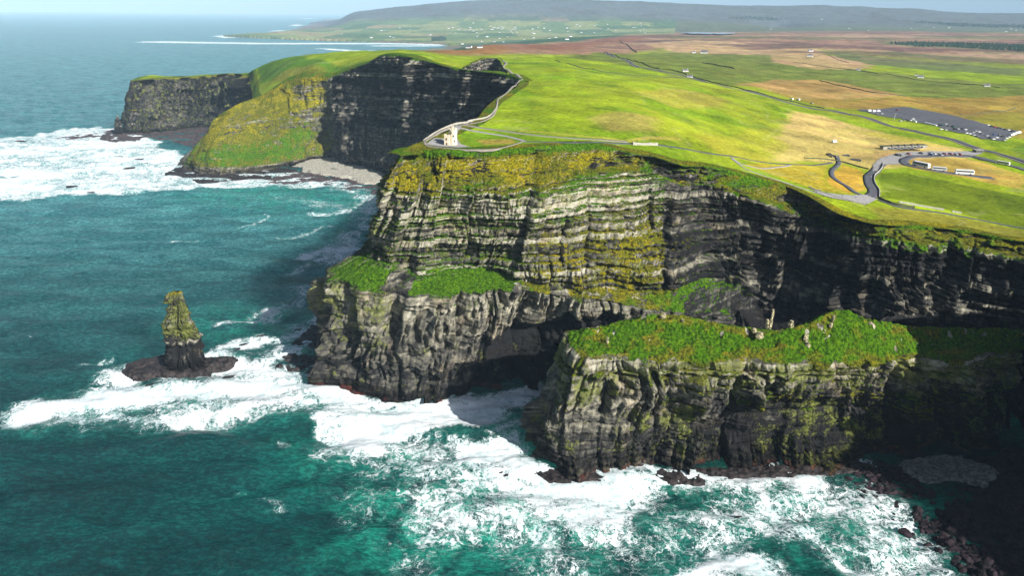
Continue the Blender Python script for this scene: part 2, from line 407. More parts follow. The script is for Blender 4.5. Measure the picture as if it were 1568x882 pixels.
# the bay beyond the headlands
z0 = lambda px, py: at(px, py, 0)[:2]
baypoly = [z0(692, 69.5), z0(672, 67.2), z0(600, 65), z0(500, 62), z0(400, 58), z0(345, 55.5), z0(340, 54), z0(400, 50.5), z0(440, 47.5), z0(462, 41), z0(478, 34.5), z0(505, 28), z0(545, 24), (-24000., 60000.), (-90000., 60000.), (-90000., 2400.), (-900., 2350.), (-640., 2700.), z0(640, 78)*np.array((1, 1)), z0(660, 74)]
def P(x, y, fine=True):
    z = Praw(x, y)
    x = np.asarray(x, float); y = np.asarray(y, float)
    z = np.where((x < -560) & (y > 1980) & (x < -.33*y) & (y < 3200), np.minimum(z, -9.), z)
    far = y > 2300
    if np.any(far):
        ins = inpoly(x, y, baypoly) & far
        z = np.where(ins, -8., np.where(far & (y > 3500), np.maximum(z, 6.), z))
    r = np.hypot(x, y)
    if fine:
        amp = sst(560, 900, r)
        z = z + fbm(x/80, y/80, None, 5, 3)*4.2*amp*(z > 1) + fbm(x/600, y/600, None, 9, 3)*14*sst(1500, 4000, r)*(z > 1)
        z = z + fbm(x/1800, y/1800, None, 12, 4)*60*sst(9500, 13000, r)*sst(-.20, -.05, x/np.maximum(y, 1))*(z > 1)
    return z
def drop(px, py):
    """where the photo's ray meets the plateau"""
    d = ray(px, py)
    Y = np.exp(np.linspace(math.log(430), math.log(16000), 700)); t = Y/d[1]
    h = CAMZ + d[2]*t - P(d[0]*t, Y)
    i = np.argmax(h < 0) if np.any(h < 0) else len(Y)-1
    i = max(i, 1); f = h[i-1]/(h[i-1]-h[i]+1e-9); f = min(max(f, 0), 1)
    tt = t[i-1]+(t[i]-t[i-1])*f
    return np.array((d[0]*tt, d[1]*tt, CAMZ+d[2]*tt))

# ------------------------------------------------------------------ beds
zb = [-10.]
r2_ = random.Random(3)
while zb[-1] < 240: zb.append(zb[-1] + r2_.choice([1.2, 1.6, 2.2, 2.8, 3.5, 4.5, 6.0]) * (1.25 if zb[-1] < 85 else .85))
zb = np.array(zb)
def beds(s, ze):
    i = np.clip(np.searchsorted(zb, ze)-1, 0, len(zb)-2)
    lo = zb[i]; th = zb[i+1]-lo; fr = (ze-lo)/th
    return i, fr, th
def joints(s, wid, seed, jit=.85):
    """1D cells along s: cell id, distance to the nearest joint in metres"""
    c = s/wid; i0 = np.floor(c).astype(np.int64); zero = np.zeros_like(i0)
    best = np.full(s.shape, 1e9); bid = np.zeros_like(i0); sec = np.full(s.shape, 1e9); sg = np.zeros(s.shape)
    for k in (-1, 0, 1):
        i = i0+k; p = i+.5+jit*(_h(i, zero, zero, seed)-.5); d = np.abs(c-p)
        m = d < best
        sec = np.where(m, best, np.minimum(sec, d)); bid = np.where(m, i, bid); best = np.where(m, d, best); sg = np.where(m, c-p, sg)
    return bid, (sec-best)*wid*.5, sg*wid

def loft(name, cols, res, mode, apron=14., flip=False, label=None):
    R_ = np.array(cols)                     # K, rows, 3
    K, NR = R_.shape[:2]
    f = [hermite(R_[:, j]) for j in range(NR)]
    # dense columns, equal spacing along the cliff
    kk = np.linspace(0, K-1, 6000)
    ref = (f[0](kk)+f[NR-2](kk))*.5
    L = np.concatenate([[0], np.cumsum(np.linalg.norm(np.diff(ref, axis=0)[:, :2], axis=1))])
    ns = int(L[-1]/res)
    s1 = np.linspace(0, L[-1], ns); k1 = np.interp(s1, L, kk)
    rows = np.stack([ff(k1) for ff in f], 1)             # ns, NR, 3
    # vertical sampling
    seg = np.median(np.linalg.norm(np.diff(R_, axis=1), axis=2), axis=0); seg = np.maximum(seg, np.max(np.linalg.norm(np.diff(R_, axis=1), axis=2), axis=0)*.6)
    tv = []
    for j in range(NR-1):
        n = max(4, int(seg[j]/res)); tv += list(j+np.arange(n)/n)
    tv.append(NR-1); tv = np.array(tv); nt_ = len(tv)
    j = np.minimum(tv.astype(int), NR-2); ft = (tv-j)[None, :, None]
    B = rows[:, j]*(1-ft) + rows[:, j+1]*ft              # ns, nt, 3
    for _ in range(4):
        B[:, 1:-1] = B[:, :-2]*.25+B[:, 1:-1]*.5+B[:, 2:]*.25
    S = np.repeat(s1[:, None], nt_, 1); T = np.repeat(tv[None], ns, 0); Kx = np.repeat(k1[:, None], nt_, 1)
    return dict(B=B, S=S, T=T, K=Kx, rows=rows)

def normals(B, out=1):
    Bs = B.copy()
    ds = np.gradient(Bs, axis=0); dt = np.gradient(Bs, axis=1)
    n = np.cross(ds, dt)*out
    n /= np.linalg.norm(n, axis=2, keepdims=True)+1e-9
    return n
def smooth_s(a, w):
    k = np.ones(w)/w
    p = np.pad(a, [(w//2, w-1-w//2)]+[(0, 0)]*(a.ndim-1), mode='edge')
    c = np.cumsum(np.concatenate([np.zeros_like(p[:1]), p], 0), 0)
    return (c[w:]-c[:-w])/w

LAST = {}
def rock_disp(B, S, Z, N, seed, joint_amt, strata_amt, big=1., steepness=None, res=.6, dipn=2.0, wid=9.):
    """outward displacement (m) for bedded, jointed rock"""
    X, Y = B[..., 0], B[..., 1]
    ze = Z + vn(S/70, np.zeros_like(S), None, seed+3)*dipn*1.5 + vn(S/24, Z/40, None, seed+33)*1.1
    out = big*(fbm(S/48, Z/70, None, seed+5, 3)*6.5 + fbm(S/15, Z/22, None, seed+7, 3)*2.4)
    # broad buttresses
    rough = .25 + 1.1*sst(-.35, .35, fbm(S/38, Z/30, None, seed+9, 3))       # broken and smooth stretches
    sw = S + fbm(S/34, Z/30, None, seed+8, 2)*6.0
    for w, amp, cre, cw, vh in ((wid*3.1, 6.5, 5.0, 1.5, 3.4), (wid*1.25, 4.2, 2.6, .8, 2.2), (wid*.5, 1.7, 1.0, .5, 1.6)):
        # block tiers of uneven height
        tz = (ze+vn(S/(w*2.5), Z*0, None, seed+1)*w*.5)/(w*vh)
        tier = np.floor(tz).astype(np.int64)
        zz0 = np.zeros_like(tier); tfr = tz-tier
        idd, d, sg = joints(sw+_h(tier, zz0, zz0, seed+2)*w*5 + (tfr-.5)*w*.5*(_h(tier, zz0, zz0, seed+6)-.5), w, seed+int(w*3))
        hh = _h(idd, tier, zz0, seed+int(w*7)); ha = _h(idd, tier, zz0, seed+int(w*9)); hv = _h(idd, tier, zz0, seed+int(w*11))
        out = out + joint_amt*rough*(amp*(hh-.5) + (ha-.5)*1.5*sg + (hv-.62)*amp*.9*(tfr-.5)) - joint_amt*rough*cre*np.exp(-(d/cw)**2)*sst(.35, .9, _h(idd, tier, zz0+9, seed+4))
    i, fr, th = beds(S, ze)
    hb = vn(S/30, i*7.31, None, seed+11)*.75 + vn(S/7, i*3.7, None, seed+12)*.3
    mb = np.floor(ze/13.+.3*vn(S/90, Z*0, None, seed+14)).astype(np.int64)
    out = out + strata_amt*(hb*2.4 + 3.2*vn(S/55, mb*5.3, None, seed+15)) 
    # undercut soft partings, blocky noses
    hb2 = _h(i, np.zeros_like(i), np.zeros_like(i), seed+13)
    out = out - strata_amt*2.0*(np.exp(-(fr*th/.7)**2))*(hb2 > .35)
    out = out - strata_amt*3.2*(hb2 > .78)*sst(1.2*2.2/np.maximum(th, 1.), 0, fr)*(th > 1.1)*.9
    idb, db, _ = joints(S+i*3.3, 4.2, seed+21)
    out = out + strata_amt*1.0*(_h(idb, i, np.zeros_like(i), seed+22)-.5) - strata_amt*.7*np.exp(-(db/.45)**2)
    LAST['bb'] = .62*_h(i, np.zeros_like(i), np.zeros_like(i), seed+23)+.38*_h(idb, i, np.zeros_like(i), seed+24)-.35*np.exp(-(fr*th/.5)**2)*(hb2 > .35)
    if steepness is not None:       # terracing of sloping bedded ground
        cot = np.clip(N[..., 2]/np.maximum(np.hypot(N[..., 0], N[..., 1]), .25), 0, 2.2)
        out = out + steepness*np.clip(cot*(fr-.5)*th, -4.5, 4.5)
    out = out + fbm(X/2.6, Y/2.6, Z/2.6, seed+30, 2)*.55
    return out, ze, i, fr

def build_cliff(name, lf, seed, mode, sign, res, cat=None, close_top=None):
    B, S, T, Kx = lf['B'], lf['S'], lf['T'], lf['K']
    w = max(3, int(6/res)); Bs = smooth_s(B, w)
    N = normals(Bs, sign); N = smooth_s(N, w); N /= np.linalg.norm(N, axis=2, keepdims=True)+1e-9
    Nh = N.copy(); Nh[..., 2] = 0; hn = np.linalg.norm(Nh, axis=2, keepdims=True); Nh = Nh/np.maximum(hn, .35)
    return B, S, T, Kx, N, Nh

# southern cliff --------------------------------------------------------------------
def gauss(a, c, w): return np.exp(-((a-c)/w)**2)
RES = .62
lf = loft('cliff', south, RES, 'south')
B, S, T, Kx, N, Nh = build_cliff('cliff', lf, 1, '', 1, RES)
if np.mean(Nh[:, :, 1]) > 0: N, Nh = -N, -Nh
if np.mean(N[..., 2]) < 0: N[..., 2] *= -1
Z = B[..., 2].copy()
low = sst(1.15, .85, T); mid = sst(1.6, 2.1, T)*sst(3.25, 2.95, T); top = sst(2.9, 3.2, T)
ledge = sst(.92, 1.08, T)*sst(2.05, 1.9, T)
edge = sst(4.0, 3.75, T)
isC = sst(16.5, 18.5, Kx)
d1, ze, bi, fr = rock_disp(B, S, Z, N, 100, low*1.5+mid*(.6+.9*isC)+ledge*.08+top*.25, low*.40+mid*1.15+ledge*.04+top*.22, big=1.0-top*.35-ledge*.3, steepness=mid*.9+top*.0, res=RES)
# gullies and scars in the grass slope
gul = fbm(S/22, Z/16, None, 301, 4); scar = sst(.16, .5, fbm(S/22+5, ze/6., None, 305, 5)+.12*gauss(Kx, 12.2, 1.2)+.25*sst(15.5, 17.5, Kx))
rdg = np.abs(fbm(S/13+.6*vn(S/20, Z/9, None, 7), Z/10, None, 303, 5)); stp = fbm(S/24, ze/4.5, None, 304, 4)
d1 = d1 - top*(scar*3.0 + 5.5*sst(.0, .55, gul) + 7.*(.35-np.minimum(rdg, .35)) + 4.2*np.abs(stp))
shade_recess = sst(11.9, 12.3, Kx)*sst(60., 46., Z+5*vn(S/12, Z*0, None, 316)-18*sst(12.2, 14.5, Kx)+6)*sst(17.5, 16, Kx)  # recess carved and coloured dark to deepen the near ridge's cast shadow
d1 = d1 - shade_recess*13. - low*3.5*gauss(Kx, 7.0, 1.6)
d1 = d1 - 9.*gauss(Kx, 9.55, .22)*sst(.45, .8, T)*sst(2.4, 1.9, T) - 6.*gauss(Kx, 11.2, .10)*low*sst(40,60,Z) - 6.*gauss(Kx, 13.05, .12)*low*sst(30, 50, Z) - 7*gauss(Kx, 16.45, .12)*low
foot = sst(0, .06, T)
disp = d1*edge*(.25+.75*foot) + low*sst(9, 2, Z)*1.5*(fbm(S/9, Z*0, None, 40, 3)+.4)
V = B + Nh*disp[..., None]
V[..., 2] += (fbm(V[..., 0]/3., V[..., 1]/3., None, 77, 3)*.8)*(ledge+top*.8)*edge
zz_ = V[..., 2]
# masks
lw = fbm(S/9, Z/9, None, 311, 3)*.5
gl = np.maximum(sst(6.2, 6.6, Kx)*sst(9.15+lw.clip(-.2,.2), 8.7, Kx), sst(9.85, 10.15, Kx)*sst(12.75, 12.35, Kx))
vegm = top*.92 + ledge*(.22+.66*gl+.16*(Kx > 12.6)) + mid*(.34+.28*sst(0, .5, fbm(S/35, Z/20, None, 312, 3))) + low*(.10+.16*sst(.55, .95, T))
vegm = np.where(top > .5, .74 - .45*scar + .22*sst(3.6, 3.9, T), vegm)
ka = sst(12.3, 13.8, Kx)*sst(19.5, 16.8, Kx)       # speckled grass field right of the ledge
tt = sst(.95, 1.15, T)*sst(2.95, 2.3, T)
sp1 = sst(-.35, .35, fbm(S/16, Z/10, None, 313, 4))
vegm = np.maximum(vegm, ka*tt*(.18+.56*sp1))
kb = np.maximum(gauss(Kx, 17.7, 1.0), .8*gauss(Kx, 19.1, .6))*sst(.85, 1.05, T)*sst(2.5, 1.9, T)*sst(-.6, .25, fbm(S/14, Z/12, None, 317, 3))
vegm = np.maximum(vegm, kb*.85)
vegm = np.where((Kx > 20.2) & (T < 3.0), np.minimum(vegm, .12+.0*T), vegm); vegm = np.where((isC > .5) & (T > 2.0) & (T < 3.0), np.minimum(vegm, .2), vegm)
vegm = np.where((Kx > 21.5) & (T > 2.9) & (T < 4.2), np.maximum(.40, .75-.5*scar), vegm)
nearlip = sst(3.62, 3.85, T); vegm = np.maximum(vegm, nearlip*.98)
yelm = np.clip(top*(.55+.9*fbm(S/30, Z/12, None, 314, 4))*(1-sst(3.72, 3.95, T)) + ka*tt*.62 + mid*.15 - ledge*.20*gl - kb*.35, -.5, 1.2)
yelm = np.where(Kx > 20, yelm*.4+.25*top, yelm)
lich = np.clip(.15 + .55*gauss(T, .85, .35)*(Kx < 9.5) + .25*mid*(1-isC), 0, 1)*(1-.8*isC)
vegm = vegm - .35*ledge*(Kx > 12.6)*(Kx < 16.5)*sst(.1, -.3, fbm(S/12, Z/8, None, 331, 3))
band = gauss(ze, 118, 5) + .8*gauss(ze, 93, 4)*(Kx > 9.6)
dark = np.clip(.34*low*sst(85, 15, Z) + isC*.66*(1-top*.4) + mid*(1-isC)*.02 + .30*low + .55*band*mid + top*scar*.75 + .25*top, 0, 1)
lit = gauss(Kx, 25.4, 1.8)*sst(1.7, 2.3, T)  # sunlit patch of the right-hand wall, painted lighter
dark = np.maximum(dark, (.60-.5*lit-.25*gauss(Kx, 19.3, 1.2)*(T > 2.2))*isC*(T < 3)); dark = dark - 1.1*gauss(T, 3.02, .10)*sst(20.5, 22, Kx)*sst(-.5, .2, vn(S/13, Z*0, None, 319))  # right-hand cliff's shade and grazing sunlight are put into its rock colour
dark = dark-.14*low*sst(15, 50, Z)+1.1*shade_recess+.5*ledge*(Kx > 12.6)+.55*ledge*(1-gl)*(Kx < 12.6)  # the recess term paints the near ridge's shadow into the rock colour
bandm = np.where(T < 1.5, .42, 1.)+0*S
bandm = np.where(isC > .5, .8, bandm)
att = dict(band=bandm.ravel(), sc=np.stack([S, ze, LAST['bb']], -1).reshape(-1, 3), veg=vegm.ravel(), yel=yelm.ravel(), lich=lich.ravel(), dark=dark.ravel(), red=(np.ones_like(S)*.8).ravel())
ns, ntt = S.shape
# apron running inland on the plateau
lip = V[:, -1]; inl = -smooth_s(Nh[:, -4:-1].mean(1), int(10/RES)); inl[:, 2] = 0; inl /= np.linalg.norm(inl, axis=1, keepdims=True)+1e-9
lipz = lip[:, 2]
ap = []
na = 26; AW = 15.
zp0 = P(lip[:, 0], lip[:, 1])
for a in range(1, na+1):
    t = a/na; q = lip+inl*AW*t
    zp = P(q[:, 0], q[:, 1])
    blend = sst(0, .55, np.full(len(q), t)); q[:, 2] = zp + (lipz-zp0)*(1-blend) + .35*(1-t)**.5 - .6*sst(.75, 1, np.full(len(q), t)) + fbm(q[:, 0]/4, q[:, 1]/4, None, 78, 3)*.25*(1-t)
    ap.append(q)
AP = np.stack(ap, 1)
Vall = np.concatenate([V, AP], 1)
def ext(a, v): return np.concatenate([a.reshape(ns, ntt), np.full((ns, na), v) if np.isscalar(v) else v], 1).ravel()
Sx = np.repeat(S[:, :1], na, 1)
att2 = dict(band=ext(att['band'], 1.), sc=np.concatenate([att['sc'].reshape(ns, ntt, 3), np.stack([Sx, AP[..., 2], Sx*0], -1)], 1).reshape(-1, 3),
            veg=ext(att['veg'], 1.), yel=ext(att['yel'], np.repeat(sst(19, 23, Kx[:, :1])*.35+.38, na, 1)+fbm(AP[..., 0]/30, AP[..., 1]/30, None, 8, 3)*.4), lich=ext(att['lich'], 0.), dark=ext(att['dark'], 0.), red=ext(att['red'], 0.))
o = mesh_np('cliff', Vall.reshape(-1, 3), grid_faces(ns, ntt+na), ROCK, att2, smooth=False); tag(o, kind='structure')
AP_S = AP.copy(); south_lip = lip.copy(); south_mid = AP[:, int(na*.45)].copy()

# northern cliffs -------------------------------------------------------------------
RN = 1.7
lf = loft('north', north, RN, 'north')
B, S, T, Kx, N, Nh = build_cliff('north', lf, 2, '', 1, RN)
chk = Nh[int(len(Nh)*.8), 5]
if chk[1] > 0: N, Nh = -N, -Nh
if np.mean(N[..., 2]) < 0: N[..., 2] *= -1
Z = B[..., 2].copy()
f2 = sst(13.2, 14.4, Kx)*sst(20.2, 19.3, Kx); isf3 = sst(19.6, 20.4, Kx); isf1 = sst(12.5, 11.5, Kx)
edge = sst(4.0, 3.8, T)*(1-.55*gauss(Kx, 2.8, 1.2))
ja = isf1*1.9 + isf3*.9 + f2*.35; sa = isf1*.15 + isf3*1.3 + f2*.4
disp, ze, bi, fr = rock_disp(B, S, Z - (S*.05)*isf3, N, 500, ja, sa*1.4, big=1.5, res=RN, wid=13.)
crag = f2*sst(.02, .3, fbm(S/50, Z/18, None, 611, 4)+.45*gauss(T, 3.1, .55)-.2)*sst(1.5, 2.2, T)
disp = disp*(1-.6*crag) - crag*4.0*(.5+fbm(S/12, Z/6, None, 612, 3))
V = B+Nh*(disp*edge*(.3+.7*sst(0, .2, T)))[..., None]
vegm = f2*(sst(.95, 1.1, T)*.86 - crag*.42) + isf1*(.16+.35*gauss(T, 2.6, 1.)*vn(S/40, Z*0, None, 3)) + isf3*.12
vegm = np.maximum(vegm, sst(3.85, 4, T)*.95)
vegm = np.where((f2 > .5) & (T < .95), .06, vegm)
yelm = f2*(.43+.22*vn(S/60, Z/30, None, 17)+.25*sst(2., 3., T)) - .35*f2*gauss(T, 1.7, .5)*gauss(Kx, 16.5, 1.6) + isf1*.6
bandm = isf1*.25+isf3*1.0+f2*.5
dark = isf3*.74 + isf1*(.78+.4*sst(4.5, 8., Kx)+.25*vn(S/25, Z/90, None, 19)) + f2*.35  # shade of the wall turned from the sun is put into its colour
lich = isf1*.35 + f2*.3
ns, ntt = S.shape
lip = V[:, -1]; inl = -smooth_s(Nh[:, -4:-1].mean(1), int(30/RN)); inl[:, 2] = 0; inl /= np.linalg.norm(inl, axis=1, keepdims=True)+1e-9
zp0 = Praw(lip[:, 0], lip[:, 1]); ap = []; na = 14; AW = 22.
for a in range(1, na+1):
    t = a/na; q = lip+inl*AW*t; zp = np.where(Kx[:, 0] < 8, Praw(q[:, 0], q[:, 1]), P(q[:, 0], q[:, 1])); tb = np.full(len(q), t)
    q[:, 2] = zp + (lip[:, 2]-zp0)*(1-sst(0, .55, tb)) + .5*(1-t)**.5 - 1.4*sst(.75, 1, tb)
    ap.append(q)
AP = np.stack(ap, 1); Vall = np.concatenate([V, AP], 1); Sx = np.repeat(S[:, :1], na, 1)
sc3 = np.stack([S, ze, LAST['bb']], -1)
att2 = dict(band=ext(bandm, 1.), sc=np.concatenate([sc3, np.stack([Sx, AP[..., 2], Sx*0], -1)], 1).reshape(-1, 3), veg=ext(vegm, 1.), yel=ext(yelm, .3), lich=ext(lich, 0.), dark=ext(dark, 0.), red=ext(vegm*0, 0.))
o = mesh_np('distant_cliff', Vall.reshape(-1, 3), grid_faces(ns, ntt+na), ROCK, att2, smooth=False); tag(o, kind='structure')
north_lip = lip.copy(); north_mid = AP[:, 6].copy()

# near ridge ------------------------------------------------------------------------
# front columns walk from the junction on the right to the tip, then along the hidden back
ridge = []
def rc(r0, r1, r2, r3): ridge.append([r0, r1, r2, r3])
rc(W(352, 405, -2), W(352, 410, 45), A(1568, 540, 76), A(1568, 505, 88))
rc(A(1480, 715, -2)+W(0, 12, 0), A(1480, 620, 40), A(1480, 545, 80), A(1480, 503, 90))
rc(A(1400, 703, -2), A(1400, 620, 42), A(1400, 548, 82), A(1400, 500, 95))
rc(A(1335, 705, -2), A(1335, 620, 43), A(1345, 552, 83), A(1335, 490, 103))
rc(A(1280, 722, -2), A(1285, 625, 44)+W(0, 5, 0), A(1290, 554, 84), A(1287, 474, 109))
rc(A(1215, 726, -2), A(1230, 628, 44)+W(0, 5, 0), A(1240, 554, 85), A(1235, 497, 102))
rc(A(1150, 724, -2), A(1170, 630, 44)+W(0, 5, 0), A(1180, 552, 85), A(1180, 505, 98))
rc(A(1060, 724, -2), A(1090, 632, 44)+W(0, 5, 0), A(1100, 551, 86), A(1105, 496, 100))
rc(A(985, 720, -2), A(1010, 632, 44), A(1020, 552, 86), A(1050, 484, 104))
rc(A(920, 730, -2), A(940, 635, 44), A(955, 550, 87), A(990, 483, 104))
rc(A(865, 728, -2), A(880, 632, 44), A(905, 546, 88), A(938, 495, 100))
rc(A(830, 716, -2), A(850, 622, 45), A(880, 536, 89), A(915, 501, 99))
rc(A(811, 695, -2), A(836, 612, 47), A(867, 522, 91), A(900, 505, 98))
rc(A(812, 678, -2), A(840, 595, 50), A(868, 510, 93), A(902, 504, 98))
tipb = [W(40, 424, -2), W(48, 420, 45), W(56, 415, 90), W(64, 409, 98.5)]
ridge.append(tipb)
for k in (10, 9, 8, 7, 6, 5, 4, 3, 2, 1, 0):
    cr3 = ridge[k][3]; dx = 0
    ridge.append([cr3+W(4, 46, 0)*1.0-W(0, 0, cr3[2]+2), cr3+W(2, 34, 0)-W(0, 0, cr3[2]-45), cr3+W(0, 20, -13), cr3.copy()])
RB = .5
lf = loft('ridge', ridge, RB, 'ridge')
B, S, T, Kx, N, Nh = build_cliff('ridge', lf, 3, '', 1, RB)
chk = Nh[int(len(Nh)*.25), 20]
if chk[1] > 0: N, Nh = -N, -Nh
if np.mean(N[..., 2]) < 0: N[..., 2] *= -1
Z = B[..., 2].copy()
face = sst(2.12, 1.9, T); grass = 1-face
fade = sst(3.0, 2.7, T)
disp, ze, bi, fr = rock_disp(B, S, Z, N, 900, face*.95, face*.62+grass*.1, big=.75*face+.1, res=RB, wid=7.)
# pale bed at the rim: a thick square-edged course
rim = sst(1.72, 1.76, T)*sst(2.0, 1.97, T)
disp = disp*(1-.45*rim) + rim*1.2 - gauss(T, 1.70, .03)*1.5*face
under = sst(5.2, 4.2, np.abs(Kx-4.0)*1.0)*0+sst(9.2, 7.0, Kx)
disp = disp - face*under*(9.*sst(62, 30, Z))+face*under*3.*sst(5, 0, Z) 
# slump hollow where grass runs down at the left of the face
disp = disp*fade*(.3+.7*sst(0, .06, T)) + sst(8, 2, Z)*1.2*(fbm(S/8, Z*0, None, 41, 3)+.5)*face
V = B+Nh*disp[..., None]
g1 = fbm(V[..., 0]/7., V[..., 1]/7., None, 81, 3); g2 = fbm(V[..., 0]/1.7, V[..., 1]/1.7, None, 82, 2)
V[..., 2] += (g1*1.6+g2*1.1)*grass*sst(2.0, 2.2, T)
lipw = fbm(S/14, Z*0, None, 83, 3)      # ragged rim of the turf
vegm = np.where(T > 1.98+lipw*.22, 1.0, .13)
vegm = np.where(T > 1.35+lipw*.9, np.maximum(vegm, .34), vegm)
vegm = np.maximum(vegm, .5*gauss(T, 1.15, .25)*sst(.0, .4, vn(S/17, Z*0, None, 88)))
slump = gauss(Kx, 10.4, .22)*sst(1.55, 1.75, T); vegm = np.maximum(vegm, slump*.9)
slope_d = gauss(Kx, 2.0, .9)*gauss(T, .95, .3); vegm = np.maximum(vegm, slope_d*.95)
rk = sst(.50, .58, fbm(V[..., 0]/5.5, V[..., 1]/5.5, None, 91, 3)+.25*gauss(T, 2.85, .12)-.12)*sst(2.1, 2.3, T)
vegm = np.where(rk > .5, .28, vegm)
yelm = np.where(T > 2, .08+.55*fbm(S/11, T*5, None, 92, 4)+.30*sst(2.35, 2.0, T)+.25*gauss(T, 2.9, .15), .40)
lich = np.clip(.35+.4*sst(1.2, 1.9, T)+.35*vn(S/20, Z/20, None, 93), 0, 1)*face
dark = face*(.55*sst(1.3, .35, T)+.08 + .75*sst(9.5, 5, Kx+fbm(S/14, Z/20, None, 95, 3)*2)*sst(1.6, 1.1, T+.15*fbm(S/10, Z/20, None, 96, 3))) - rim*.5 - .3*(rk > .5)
ns, ntt = S.shape
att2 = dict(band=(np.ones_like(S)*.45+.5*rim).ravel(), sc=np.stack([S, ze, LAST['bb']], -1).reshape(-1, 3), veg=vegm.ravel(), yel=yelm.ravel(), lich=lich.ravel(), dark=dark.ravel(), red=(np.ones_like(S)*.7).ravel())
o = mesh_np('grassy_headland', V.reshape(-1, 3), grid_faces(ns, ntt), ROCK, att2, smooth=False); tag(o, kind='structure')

# ------------------------------------------------------------------ inlet behind the northern cliff
cvl = []
for lx, ly, w_ in ((708, 104.5, 8), (714, 101, 8), (722, 96, 10), (732, 91.5, 10), (747, 88.5, 10), (760, 89, 10), (766, 94, 10), (768, 100, 10), (772, 106, 8)):
    l_ = drop(lx, ly); l_[2] += .8; cvl.append([l_+W(0, -16, -70), l_+W(0, -8, -30), l_+W(0, -2, -6), l_.copy(), l_+W(0, 10, .2), l_+W(0, 16, -1.5)])
lf = loft('cove', cvl, 1.6, ''); B, S, T = lf['B'], lf['S'], lf['T']; N = normals(B, 1)
if N[len(N)//2, 4, 1] > 0: N = -N
Nh = N.copy(); Nh[..., 2] = 0; Nh /= np.maximum(np.linalg.norm(Nh, axis=2, keepdims=True), .35)
disp, ze, bi, fr = rock_disp(B, S, B[..., 2], N, 800, .6, .8, big=.4, res=1.6, wid=9.)
V = B+Nh*(disp*sst(3.0, 2.8, T))[..., None]
mesh0 = np.ones_like(S)
o = mesh_np('inlet_cliff', V.reshape(-1, 3), grid_faces(*S.shape), ROCK, dict(band=mesh0.ravel(), sc=np.stack([S, ze, LAST['bb']], -1).reshape(-1, 3), veg=(sst(2.6, 3, T)).ravel(), yel=(mesh0*.4).ravel(), lich=(mesh0*0).ravel(), dark=(mesh0*.8).ravel(), red=(mesh0*0).ravel()), smooth=False); tag(o, kind='structure')
cove_hole = [tuple(c[4][:2]) for c in cvl] + [tuple((cvl[-1][3]+W(6, -60, 0))[:2]), tuple((cvl[0][3]+W(0, -40, 0))[:2])]

# ------------------------------------------------------------------ land sheet
def dec(a, step): return a[::step]
seaside = [tuple(p[:2]) for p in dec(north_mid, 9)] + [tuple(p[:2]) for p in dec(south_mid, 14)] + [(620., -400.), (-4000., -400.), (-4000., 2150.), (-900., 2250.)]
nth, nr = 1250, 950
th = np.radians(np.linspace(-42, 46, nth)); rr = np.concatenate([np.exp(np.linspace(math.log(400), math.log(2500), 620)), np.exp(np.linspace(math.log(2512), math.log(26000), nr-620))])
TH, RR = np.meshgrid(th, rr, indexing='ij'); X = RR*np.sin(TH); Y = RR*np.cos(TH)
Zl = P(X, Y)
ins = np.zeros(X.shape, bool); near = RR < 2600
ins[near] = inpoly(X[near], Y[near], seaside)
ins[near] |= inpoly(X[near], Y[near], cove_hole)
dead = ins | (Zl < -7)
kp = ~(dead[:-1, :-1] | dead[1:, :-1] | dead[:-1, 1:] | dead[1:, 1:])
allsea = (Zl[:-1, :-1] < -7) & (Zl[1:, 1:] < -7)
kp2 = ~((ins[:-1, :-1] | ins[1:, :-1] | ins[:-1, 1:] | ins[1:, 1:]) | allsea)
# colour zones: (polygon of photo positions dropped on the plateau, sRGB, edge softness in m)
col = np.zeros(X.shape+(3,))
n1 = fbm(X/160, Y/160, None, 21, 4); n2 = fbm(X/420, Y/420, None, 22, 3); n3 = fbm(X/900, Y/260, None, 23, 4)
def paint(mask, c, k=1.):
    c = np.array(lin(c)); m = (mask*k)[..., None]; col[:] = col*(1-m)+c*m
col[:] = lin((158, 186, 26))
paint(sst(-.05, .35, n1), (176, 190, 40), .6); paint(sst(.1, .4, fbm(X/60, Y/60, None, 29, 4)), (112, 160, 14), .55)
def zone(poly, c, soft=8., k=1.):
    pts = [drop(*p)[:2] for p in poly]
    cx = np.array(pts); x0, y0 = cx.min(0)-soft*4; x1, y1 = cx.max(0)+soft*4
    bb = (X > x0) & (X < x1) & (Y > y0) & (Y < y1)
    xs, ys = X[bb], Y[bb]
    if len(xs) == 0: return
    w = fbm(xs/(soft*6), ys/(soft*6), None, 31, 3)*soft
    xs2, ys2 = xs+w, ys-w
    i = inpoly(xs2, ys2, pts); d = dseg(xs2, ys2, pts+[pts[0]])
    m = np.zeros(X.shape); m[bb] = np.where(i, sst(-soft, soft, d), sst(soft, -soft, d))
    paint(m, c, k)
MOOR = (176, 140, 108); GREENMID = (128, 146, 54)
zone([(880, 84), (1000, 74), (1110, 68), (1800, 110), (1800, 60), (1300, 40), (900, 50), (780, 62), (640, 76), (760, 86)], MOOR, 60)
zone([(860, 88), (905, 80), (1060, 78), (1180, 84), (1330, 108), (1568, 128), (1800, 150), (1800, 180), (1568, 160), (1400, 150), (1240, 128), (1120, 130), (1040, 120), (950, 98)], GREENMID, 10)
zone([(985, 68), (1040, 58), (1120, 62), (1250, 84), (1360, 92), (1340, 100), (1220, 102), (1190, 84), (1100, 82), (1030, 78)], (214, 182, 128), 14)
zone([(1185, 72), (1240, 68), (1290, 96), (1340, 104), (1250, 106), (1180, 95)], (206, 178, 118), 10)
zone([(1260, 80), (1400, 92), (1568, 104), (1568, 116), (1430, 108), (1330, 98)], (124, 142, 72), 14)
zone([(1130, 130), (1180, 122), (1262, 122), (1385, 146), (1300, 152), (1250, 154)], (196, 164, 92), 8)
